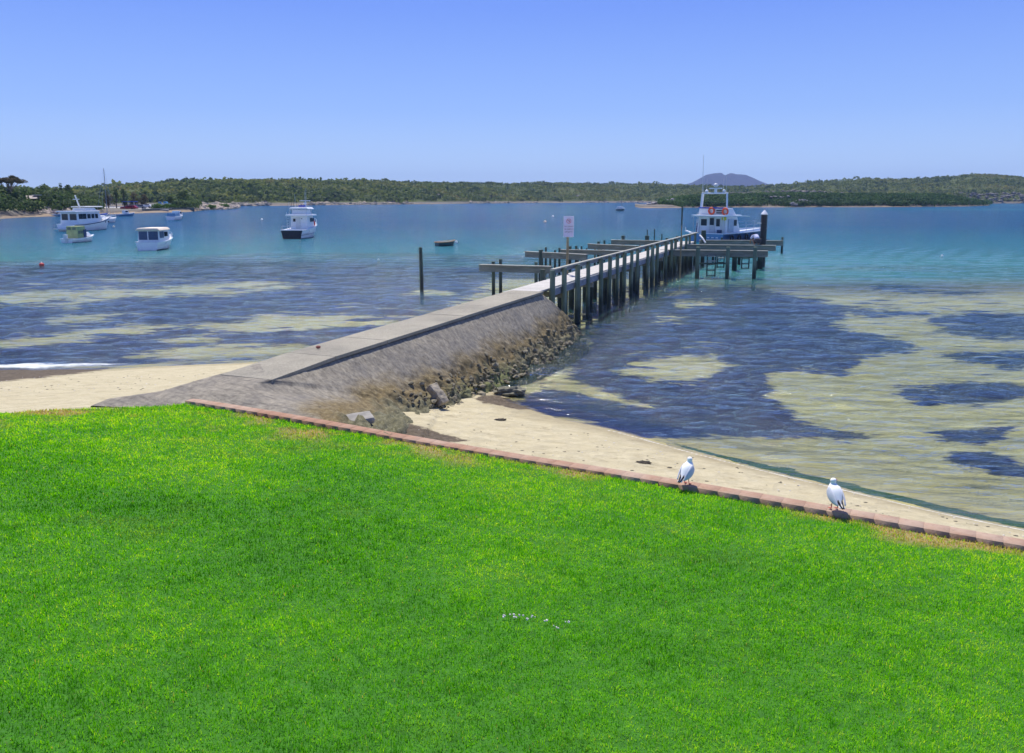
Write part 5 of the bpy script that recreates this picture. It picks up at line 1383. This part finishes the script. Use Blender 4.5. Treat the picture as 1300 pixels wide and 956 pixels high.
rocks('pale_rocks', pts2 + [((G(656, 258).x / G(656, 258).y * 1160, 1160, 9), 5), ((G(452, 259).x / G(452, 259).y * 780, 780, 3), 3.2)], ROCKP, 'pale sandstone rocks and scars along the far waterline')

# peninsula on the right: sand rim, dense bush, boulders
pxs = np.arange(806, 1262, 6.0)
psh = np.interp(pxs, [806, 812, 825, 900, 1000, 1150, 1230, 1250, 1262], [262.4, 263.8, 264.2, 263.3, 263.1, 262.8, 262.0, 261.2, 260.4])
psk = np.interp(pxs, [806, 815, 840, 870, 900, 960, 1000, 1100, 1190, 1230, 1262], [262, 259.5, 254.5, 250.5, 248.5, 247.5, 247, 248, 248.5, 253, 259.5])
pen, PV = strip_hill('peninsula', pxs, psh, psk, 150, 60, 1.2, hill_mat('peninsula_soil', ((.06, .07, .03), (.09, .10, .04), (.14, .13, .07))), nrow=40, rough_=.6, seed=4)
cc, rr_ = scatter(PV, 6500, 1.4, 3.0, 21, tmin=.035, zmin=.7, power=.95)
xp, yp = projn(cc); ok = (xp > 858) | ((cc[:, 2] > 1.6) & (xp > 838)); cc, rr_, xp = cc[ok], rr_[ok], xp[ok]
tone = .1 + .8 * fbm(cc[:, 0] * .05, cc[:, 1] * .05, 3, 5); tone += .25 * np.exp(-((xp - 855) / 22) ** 2)
o = canopy(cc + np.array([0, 0, .5]), rr_, tone, 34, LEAF_PEN, 'coastal_bush', kind='stuff', leaf=.22, squash=.75, seed=6)
tag(o, 'dense dark green coastal bush covering the right peninsula', 'bushes')
pts = []
for _ in range(230):
    x = random.triangular(812, 862, 845); base = G(x, 263.4, 0); Dd = base.y + random.uniform(2, 26); pts.append(((base.x / base.y * Dd, Dd, .5 + random.random() * (1 + max(0, (x - 820)) * .09)), random.uniform(.5, 1.5)))
for cx_, cy_, n_, sp_ in ((937, 259, 26, 9), (1020, 255, 34, 10), (1008, 259, 20, 6), (985, 250.5, 20, 14)):
    for _ in range(n_):
        x = random.gauss(cx_, sp_ * .6); b0 = G(x, 263.2, 0); Dd = b0.y + (263.2 - cy_) * 2 + random.uniform(-4, 4); p = atY(x, cy_ + random.uniform(-1.5, 1.5), Dd); pts.append(((p.x, p.y, p.z), random.uniform(.4, .9)))
rocks('peninsula_rocks', pts, pbr('peninsula_granite', (.27, .25, .23), .95, var=.35, nscale=.4, dirt=(.12, .11, .10)), 'grey boulders at the tip and on the slope of the right peninsula')
pts = []
for _ in range(700):
    x = random.uniform(915, 1330); Dd = random.uniform(640, 720) if x < 1180 else random.uniform(960, 1010)
    if x < 1180: yy = float(np.interp(x, [915, 960, 1010, 1045, 1120, 1180], [246.5, 246, 242.8, 244.5, 249, 249.5])) + random.gauss(0, .8)
    else: yy = random.uniform(245, 256.5)
    if x < 1180 and random.random() < .45: continue
    p = atY(x, yy, Dd); pts.append(((p.x, p.y, p.z), random.uniform(.6, 1.5) * (1.35 if x > 1180 else 1)))
rocks('bluff_rocks', pts, ROCKG, 'low grey rocky bluffs behind the right peninsula')
# rise carrying those bluffs
bx = np.arange(880, 1420, 12.0); 
bsh = np.interp(bx, [880, 1180, 1230, 1420], [259.6, 259.6, 258.1, 258.1]); bsk = np.interp(bx, [880, 915, 1010, 1120, 1180, 1420], [256, 248, 244.2, 249, 247, 245])
bl, BV = strip_hill('bluff_terrace', bx, bsh, bsk, 120, 45, 0.3, SOIL, nrow=24, rough_=.8, seed=9)
cc, rr_ = scatter(BV, 1500, 1.5, 3.2, 31, tmin=.25, zmin=2.0)
o = canopy(cc, rr_, .1 + .7 * np.random.default_rng(2).random(len(cc)), 18, LEAF_FAR, 'bluff_scrub', kind='stuff', leaf=.3, seed=4); tag(o, 'patchy scrub among the grey bluffs behind the peninsula', 'scrub')

# distant mountain
MD = 6500.0
sk = [(800, 238), (840, 236), (868, 234.5), (879, 231), (888, 226), (896, 221.5), (905, 219.6), (914, 218.8), (916.5, 219.5), (919, 222.3), (922, 221), (927, 219), (934, 220.5), (946, 221.3), (956, 225.5), (964, 229.3), (972, 232.5), (980, 234.6), (990, 234.8), (1004, 236), (1040, 239), (1100, 244), (1180, 252)]
mxs = np.arange(780, 1200, 2.0); mys = np.interp(mxs, [a for a, _ in sk], [b_ for _, b_ in sk])
V = []; nrw = 26
for i in range(nrw):
    t = i / (nrw - 1)
    for x, yk in zip(mxs, mys):
        ridge = atY(x, yk, MD).z; y_ = MD - 900 + t * 1900; q = 1 - abs(y_ - MD) / (900 if y_ < MD else 1000); q = max(0, q) ** 1.25
        nz = mnoise.fractal(Vector((x * .045, y_ * .0035, 2)), 1, 2, 4) * 28 * (1 - q) * q * 4 * .6
        V.append((ray(x, 250).x / ray(x, 250).y * MD + 0, y_, max(-5, ridge * q + nz) if q > 0 else -5))
np_mesh('mountain', np.array(V), [grid_faces(nrw, len(mxs))], hill_mat('mountain_soil', ((.03, .035, .035), (.055, .05, .05), (.10, .07, .07)), False), smooth=True, kind='structure')

# ------------------------------------------------------------ left headland with the settlement
hx = np.arange(-420, 308, 5.0)
hsh = np.interp(hx, [-420, -200, 0, 30, 60, 100, 120, 160, 185, 240, 262, 290, 300, 308], [288, 283, 278, 276, 275, 273.5, 272.5, 271.5, 270.4, 269, 266.6, 265.8, 264.6, 263.5])
hsk = np.interp(hx, [-420, -100, 0, 60, 75, 110, 130, 190, 240, 262, 300, 308], [240, 244, 250, 253, 254, 260, 264, 264.2, 261, 262, 262.6, 263])
hd, HV = strip_hill('headland', hx, hsh, hsk, 110, 45, .0, hill_mat('headland_soil', ((.10, .14, .03), (.14, .19, .05), (.20, .18, .09))), nrow=46, rough_=.35, seed=6)
# leafy masses on the headland
cc, rr_ = scatter(HV, 5200, 1.0, 2.3, 41, tmin=.02, zmin=1.1, power=.8)
xp, yp = projn(cc); Dn = cc[:, 1]
def keep_zone(x, y):
    house_z = (x > 26) & (x < 60) & (y > 253) & (y < 266.5)
    car = (x > 126) & (x < 222); spit = x > 252
    return ~(house_z | car | spit)
ok = keep_zone(xp, yp); cc, rr_ = cc[ok], rr_[ok]
tone = .05 + .9 * fbm(cc[:, 0] * .08, cc[:, 1] * .08, 3, 15)
o = canopy(cc + np.array([0, 0, 1.0]), rr_ * 1.15, tone, 46, LEAF_DARK, 'headland_bush', kind='stuff', leaf=.20, squash=.9, seed=16); tag(o, 'rounded green coastal bushes massed over the left headland', 'bushes')

BARK = pbr('bark', (.16, .12, .09), .95, var=.3, nscale=2)
BARKP = pbr('pale_bark', (.34, .28, .22), .95, var=.3, nscale=2)
LEAF_GUM = leaf_mat('gum_leaves', [(.15, (.035, .045, .02)), (.5, (.09, .09, .04)), (.9, (.18, .14, .08))])
def tree(x, ytop, ybase, wpx, D, label, kind='round', mat=None, bark=None, seed=0, lift=.35):
    r_ = random.Random(seed); top = atY(x, ytop, D); base = atY(x, ybase, D); H = top.z - base.z; Wd = wpx / F * D
    root = empty('tree', base, 0, label, 'tree')
    lumps = []; mbt = MB()
    if kind == 'umbrella':
        mbt.tube([(0, 0, -1), (.1 * Wd * .2, 0, H * .3), (0, 0, H * .45)], [Wd * .035, Wd * .028, Wd * .02], 7)
        for k in range(15):
            a = r_.uniform(0, 6.28); q = r_.uniform(.15, 1) ** .6; px_ = math.cos(a) * q * Wd * .42; py_ = math.sin(a) * q * Wd * .42; zz = H * (.92 - .14 * q ** 2 + r_.uniform(-.05, .03))
            mbt.tube([(0, 0, H * r_.uniform(.15, .35)), (px_ * .35, py_ * .35, H * .55), (px_ * .8, py_ * .8, zz - H * .08)], [Wd * .020, Wd * .014, Wd * .006], 6)
            for _ in range(5): lumps.append((Vector((px_ + r_.gauss(0, Wd * .06), py_ + r_.gauss(0, Wd * .06), zz + r_.gauss(0, H * .04))), Wd * r_.uniform(.07, .12)))
        sq = .75
    else:
        mbt.tube([(0, 0, -1.5), (0, 0, H * .35), (r_.uniform(-.3, .3), 0, H * .75)], [Wd * .05, Wd * .035, Wd * .01], 7)
        for k in range(26 if kind == 'round' else 22):
            a = r_.uniform(0, 6.28); t = r_.random()
            if kind == 'tall': z = H * (lift + (1 - lift) * t) - H * .05; q = (1 - t * .72) * Wd * .33 * r_.uniform(.3, 1)
            else: z = H * (lift + (1 - lift) * .88 * t); q = Wd * .36 * math.sin(math.pi * min(1, .3 + t * .62)) * r_.uniform(.3, 1)
            p = Vector((math.cos(a) * q, math.sin(a) * q, z)); mbt.tube([(0, 0, max(.2, z - H * .2)), p], [Wd * .016, Wd * .006], 5)
            lumps.append((p, Wd * r_.uniform(.11, .19)))
        sq = .85
    tb = mbt.build('trunk', bark or BARK, root)
    c = np.array([tuple(p) for p, _ in lumps]); R = np.array([q for _, q in lumps])
    canopy(c, R, np.random.default_rng(seed).uniform(.1, .9, len(c)), 70, mat or LEAF_DARK, 'crown', root, leaf=.2, squash=sq, seed=seed)
    return root
tree(13, 224.3, 256, 34, 228, 'flat topped gum tree with bare branching limbs at the far left skyline', 'umbrella', LEAF_GUM, BARKP, 1)
tree(-22, 222, 258, 40, 226, 'gum tree cut by the left edge of the view beside the flat topped gum', 'umbrella', LEAF_GUM, BARKP, 2)
tree(78, 232.5, 258, 10, 290, 'narrow pointed dark pine, left of the dark pine pair', 'tall', LEAF_DARK, None, 3, .1)
tree(88, 234, 260, 17, 288, 'broad dark pine right of the narrow pointed pine', 'round', LEAF_DARK, None, 4, .2)
tree(56, 236.8, 256, 32, 275, 'wide domed dark tree above the grey beach house', 'round', LEAF_DARK, None, 5, .15)
tree(38, 241, 257, 16, 272, 'low round tree left behind the beach house roof', 'round', LEAF_FAR, None, 6, .1)
tree(72, 239, 258, 16, 280, 'reddish green tree between the domed tree and the pines', 'round', LEAF_GUM, None, 7, .1)
tree(103, 247, 266, 26, 278, 'bushy tree behind the slanting cruiser mast', 'round', LEAF_DARK, None, 8, .05)
tree(122, 250, 268, 22, 282, 'low bushy tree just left of the tall yacht mast', 'round', LEAF_DARK, None, 9, .05)
tree(148, 238.5, 262, 15, 315, 'tall dark tree behind the car park, left of two', 'tall', LEAF_DARK, None, 10, .15)
tree(158, 239.5, 262, 15, 318, 'tall dark tree behind the car park, right of two', 'tall', LEAF_DARK, None, 11, .15)
tree(138, 243, 262, 16, 316, 'dull green tree at the left end of the car park', 'round', LEAF_GUM, None, 12, .1)
tree(171, 243.5, 262, 16, 320, 'loose dull green tree above the blue shelter', 'round', LEAF_GUM, None, 13, .1)
tree(184, 247, 262, 16, 322, 'low dull green tree behind the parked vehicles', 'round', LEAF_GUM, None, 14, .1)
tree(216, 247, 264, 14, 330, 'small dark tree left of the big dark tree on the spit', 'round', LEAF_DARK, None, 15, .1)
tree(233, 243, 266, 26, 335, 'big rounded dark tree above the timber sea wall', 'round', LEAF_DARK, None, 16, .08)
for k, (x, yt, yb, w_, D) in enumerate(((205, 257.5, 266.5, 26, 312), (222, 257.5, 267, 24, 316), (268, 259, 265, 14, 372), (285, 258, 264, 10, 390))):
    lab = ['bright green shrub mound left of the sea wall palings', 'bright green shrub mound right above the sea wall', 'green shrub at the root of the rocky spit', 'small green shrub out along the rocky spit'][k]
    r0 = empty('shrub', atY(x, yb, D), 0, lab, 'shrub'); q = w_ / F * D; h = (yb - yt) / F * D
    c = np.array([(random.uniform(-.4, .4) * q, random.uniform(-.3, .3) * q, random.uniform(.15, .6) * h) for _ in range(26)])
    canopy(c, np.full(26, h * .38), np.random.default_rng(k).uniform(.2, .9, 26), 50, LEAF_BRIGHT, 'foliage', r0, leaf=.22, seed=k)
    mb = MB(); [mb.tube([(0, 0, -.5), (random.uniform(-.3, .3) * q, 0, h * .5)], .06, 5) for _ in range(4)]; mb.build('stem', BARK, r0)
# boulders of the left beach and the spit
pts = []
for _ in range(420):
    x = random.triangular(22, 112, 62); b0 = G(x, float(np.interp(x, hx, hsh)), 0); k = random.random(); Dd = b0.y + 5 + k * 11; pts.append(((b0.x / b0.y * Dd, Dd, .5 + k * 1.7), random.uniform(.3, .95)))
rocks('beach_rocks', pts, pbr('warm_granite', (.36, .29, .24), .95, var=.3, nscale=.8, dirt=(.13, .11, .10)), 'pinkish grey boulders heaped behind the left beach')
pts = []
for _ in range(240):
    x = random.uniform(252, 302); b0 = G(x, float(np.interp(x, hx, hsh)), 0); k = random.random(); Dd = b0.y + 2 + k * 16; pts.append(((b0.x / b0.y * Dd, Dd, .3 + k * 1.6 * (1 - max(0, x - 285) / 30)), random.uniform(.5, 1.2)))
rocks('spit_rocks', pts, pbr('pale_spit_rock', (.46, .37, .27), .95, var=.3, nscale=.5, dirt=(.10, .08, .06)), 'pale flat rocks forming the low spit at the end of the headland')

# beach house
def box_part(name, c, d, mat, parent, bev=0): mb = MB(); mb.box(c, d); return mb.build(name, mat, parent, bevel=bev)
D = 252; p = atY(42, 262, D); k = D / F
hs_ = empty('beach_house', p, math.radians(8), 'low grey beach house with a pale roof among the bushes on the left headland', 'house')
wl = box_part('wall', (-.6, 0, 1.1), (14 * k, 5, 2.6), M['wallgrey'], hs_)
mb = MB(); rz_ = 8 * k
mb.add([(-9 * k, -3.2, 2.3), (9.5 * k, -3.2, 2.3), (9.5 * k, 3.2, 2.3), (-9 * k, 3.2, 2.3), (-7.5 * k, 0, 3.2), (8 * k, 0, 3.2)], [(0, 1, 5, 4), (2, 3, 4, 5), (1, 2, 5), (3, 0, 4), (3, 2, 1, 0)]); mb.build('roof', pbr('grey_roof', (.38, .33, .29), .8, var=.1), hs_)
box_part('verandah_roof', (3.6 * k * 3, .3, 3.35), (11 * k * 1.6, 3.4, .18), M['roof_white'], hs_)
for x in (-4.2 * k, 0, 4 * k): box_part('window', (x, -2.52, 1.3), (1.1, .06, .9), M['glass'], wl)
# waterside platform
D = 238; p = atY(90, 272.2, D); k = D / F
pf = empty('timber_platform', p, math.radians(5), 'low dark timber platform with a pale deck by the left beach rocks', 'platform')
box_part('deck', (0, 0, 1.15), (18 * k, 2.2, .14), M['rail'], pf)
for i in range(5): box_part('leg', ((i - 2) * 4 * k, -.9, .2), (.22, .22, 1.8), M['pile_dark'], pf)
box_part('back_wall', (0, 1.0, .3), (17.5 * k, .2, 1.6), M['pile_dark'], pf)
# car park surface, shelter, cars, boats on trailers
cpk = MB(); q = [G(132, 270.4), G(190, 269.4), G(214, 268), G(214, 266), G(132, 266)]
a0, a1, a2, a3 = atY(128, 266.5, 292), atY(214, 266.0, 300), atY(214, 263.0, 330), atY(128, 263.4, 330)
cpk.add([Vector((v.x, v.y, z)) for v, z in ((a0, .9), (a1, 1.0), (a2, 1.6), (a3, 1.6))] + [Vector((v.x, v.y, z)) for v, z in ((a0, -1), (a1, -1), (a2, -1), (a3, -1))], [(0, 1, 2, 3), (0, 4, 5, 1), (1, 5, 6, 2), (2, 6, 7, 3), (3, 7, 4, 0)]); cpk.build('car_park', M['asphalt'])['kind'] = 'structure'
def cpz(Y): return .9 + (Y - 294) / 36 * .7
D = 318; p = atY(165, 262, D); p.z = cpz(D); k = D / F
sh = empty('picnic_shelter', p, 0, 'open shelter with a long blue roof behind the car park', 'shelter')
box_part('roof', (0, 0, 2.35), (17 * k, 2.6, .25), M['roof_blue'], sh)
for x in (-7, 0, 7): box_part('post', (x * k, -1.1, 1.1), (.15, .15, 2.4), M['offwhite'], sh)
box_part('back_wall', (0, 1.1, .7), (16 * k, .1, 1.4), M['wallgrey'], sh)
def car(x, D, mat, label, rz=90, L=4.4):
    p = atY(x, 264, D); p.z = cpz(D); r0 = empty('parked_car', p, math.radians(rz), label, 'car', None)
    mb = MB(); rs = []
    for y_, w_, zb_, zt_ in ((-L / 2, .78, .35, .75), (-L / 2 + .3, .85, .25, .9), (-.9, .88, .22, .95), (1.0, .88, .22, .95), (L / 2 - .3, .82, .25, .85), (L / 2, .74, .35, .65)):
        rs.append([(-w_, y_, zb_), (w_, y_, zb_), (w_, y_, zt_), (-w_, y_, zt_)])
    mb.rings(rs); bd = mb.build('body', mat, r0, bevel=.05)
    mb = MB(); mb.rings([[(-.78, -L / 2 + .5, .9), (.78, -L / 2 + .5, .9), (.78, 1.2, .9), (-.78, 1.2, .9)], [(-.62, -L / 2 + .95, 1.42), (.62, -L / 2 + .95, 1.42), (.62, .55, 1.42), (-.62, .55, 1.42)]]); mb.build('cabin', mat, r0, bevel=.04)
    for s2 in (-1, 1):
        box_part('window', (s2 * .715, -.45, 1.16), (.06, 2.0, .34), M['glass'], r0)
        for y_ in (-1.35, 1.35):
            mb = MB(); mb.tube([(s2 * .70, y_, .32), (s2 * .90, y_, .32)], .32, 14); mb.build('wheel', M['rubber'], r0)
    return r0
car(164, 300, M['carred'], 'dark red car parked at the front edge of the car park', 90, 6.0)
car(178, 311, M['cargrey'], 'dark grey car right of the red car in the car park', 88)
car(186, 318, M['carwhite'], 'white car beside the trailer boats at the back of the car park', 92)
for x, D, lab in ((194, 316, 'white boat on a trailer, left of the pair above the sea wall'), (203, 320, 'pale boat on a trailer, right of the pair above the sea wall')):
    p = atY(x, 263, D); p.z = cpz(D) + .75
    b, s_ = make_boat(p, math.radians(-70 if x < 200 else -100), dict(L=5.0, B=2.0, fs=.7, fb=1.0, tran=.9, rake=.6, draft=.3, hull=M['white'], boot=M['navy'], cockpit=1.6, well=.3), lab, name='trailer_boat')
    house(b, 2.0, 3.4, 1.5, 1.2, .8, 1.6, M['hullblue'], rake_f=.4)
    box_part('trailer_frame', (0, 2.3, -.42), (1.3, 4.6, .12), M['metal'], b)
    for s2 in (-1, 1): mb = MB(); mb.tube([(s2 * .75, 1.8, -.45), (s2 * .95, 1.8, -.45)], .32, 12); mb.build('wheel', M['rubber'], b)
# timber sea wall of upright piles
a = G(181, 270.2); b_ = G(246, 268.4); n_ = 34
swl = empty('sea_wall', a, 0, 'low timber sea wall of upright piles below the car park', 'wall')
dv = b_ - a
mb = MB(); mb.bar((0, .5, .55), (dv.x, dv.y + .5, .55), .3, 1.6); mb.build('backing', M['pile_dark'], swl)
for i in range(n_):
    q = dv * (i / (n_ - 1)); mb = MB(); h = random.uniform(1.35, 1.75); mb.tube([(q.x, q.y, -1.5), (q.x, q.y, h)], random.uniform(.12, .17), 7); mb.build('pile', M['rail'] if i < 14 else M['beam'], swl)
mb = MB(); mb.bar((0, -.2, 1.3), (dv.x * .55, dv.y * .55 - .2, 1.3), .12, .16); mb.build('wale', M['rail'], swl)

# ------------------------------------------------------------ haze
if HAZE:
    m, nt, out = new_mat('haze_air')
    v = nt.nodes.new('ShaderNodeVolumePrincipled'); v.inputs['Color'].default_value = (.42, .60, 1.0, 1); v.inputs['Density'].default_value = HAZE; v.inputs['Anisotropy'].default_value = .0
    nt.links.new(v.outputs[0], out.inputs['Volume'])
    mb = MB(); mb.box((0, 3700, 120 - 5.5), (7600, 8600, 240 + 9)); o = mb.build('haze', m); o['kind'] = 'stuff'; o['label'] = 'thin blue air haze over the bay'; 

# ------------------------------------------------------------ light, sky, camera
SUN_EL = math.radians(64); SUN_AZ = math.radians(-14)     # azimuth measured clockwise from +Y
w = bpy.data.worlds.new('World'); S.world = w; w.use_nodes = True
nt = w.node_tree; nt.nodes.clear()
sky = nt.nodes.new('ShaderNodeTexSky'); sky.sky_type = 'NISHITA'; sky.sun_disc = False
sky.sun_elevation = SUN_EL; sky.sun_rotation = SUN_AZ; sky.altitude = 0; sky.air_density = 1.0; sky.dust_density = .25; sky.ozone_density = 3.5
# clear southern sky: the Nishita sky graded by elevation towards the saturated blue of the day
geo_ = nt.nodes.new('ShaderNodeNewGeometry'); tc_ = nt.nodes.new('ShaderNodeTexCoord'); sx_ = nt.nodes.new('ShaderNodeSeparateXYZ'); nt.links.new(tc_.outputs['Generated'], sx_.inputs[0])
K = 1 / .12
def kk(c): return tuple(v for v in c)
grad = ramp(nt, sx_.outputs['Z'], [(0, (.46, .66, .97)), (.03, (.42, .61, .97)), (.10, (.25, .425, .93)), (.21, (.135, .265, .88)), (.45, (.075, .19, .76)), (1, (.025, .075, .34))])
gsc = nt.nodes.new('ShaderNodeVectorMath'); gsc.operation = 'SCALE'; gsc.inputs['Scale'].default_value = K; nt.links.new(grad, gsc.inputs[0])
gm = nt.nodes.new('ShaderNodeMix'); gm.data_type = 'RGBA'; gm.inputs[0].default_value = .8; 
nt.links.new(sky.outputs[0], gm.inputs[6]); nt.links.new(gsc.outputs[0], gm.inputs[7])
bg = nt.nodes.new('ShaderNodeBackground'); bg.inputs[1].default_value = .12
wo = nt.nodes.new('ShaderNodeOutputWorld')
nt.links.new(gm.outputs[2], bg.inputs[0]); nt.links.new(bg.outputs[0], wo.inputs[0])
sl = bpy.data.lights.new('sun', 'SUN'); sl.energy = 5.0; sl.angle = math.radians(.53); sl.color = (1.0, .955, .88)
so = bpy.data.objects.new('sun', sl); COL.objects.link(so)
sd = Vector((math.sin(SUN_AZ) * math.cos(SUN_EL), math.cos(SUN_AZ) * math.cos(SUN_EL), math.sin(SUN_EL)))
so.rotation_euler = sd.to_track_quat('Z', 'Y').to_euler(); so.location = (0, 0, 60)
cam = bpy.data.cameras.new('camera'); co = bpy.data.objects.new('camera', cam); COL.objects.link(co)
co.location = (0, 0, HC); co.rotation_euler = (math.pi / 2 - PITCH, 0, 0)
cam.sensor_width = 36; cam.lens = 36 * F / 1300; cam.shift_y = -45 / 1300; cam.clip_start = .1; cam.clip_end = 60000
S.camera = co
S.view_settings.view_transform = 'Standard'; S.view_settings.look = 'None'; S.view_settings.exposure = 0.18; S.view_settings.gamma = 1; S.view_settings.use_curve_mapping = False
S.render.engine = 'CYCLES'; S.cycles.use_denoising = True; S.cycles.max_bounces = 8; S.cycles.transparent_max_bounces = 12
S.cycles.volume_bounces = 0
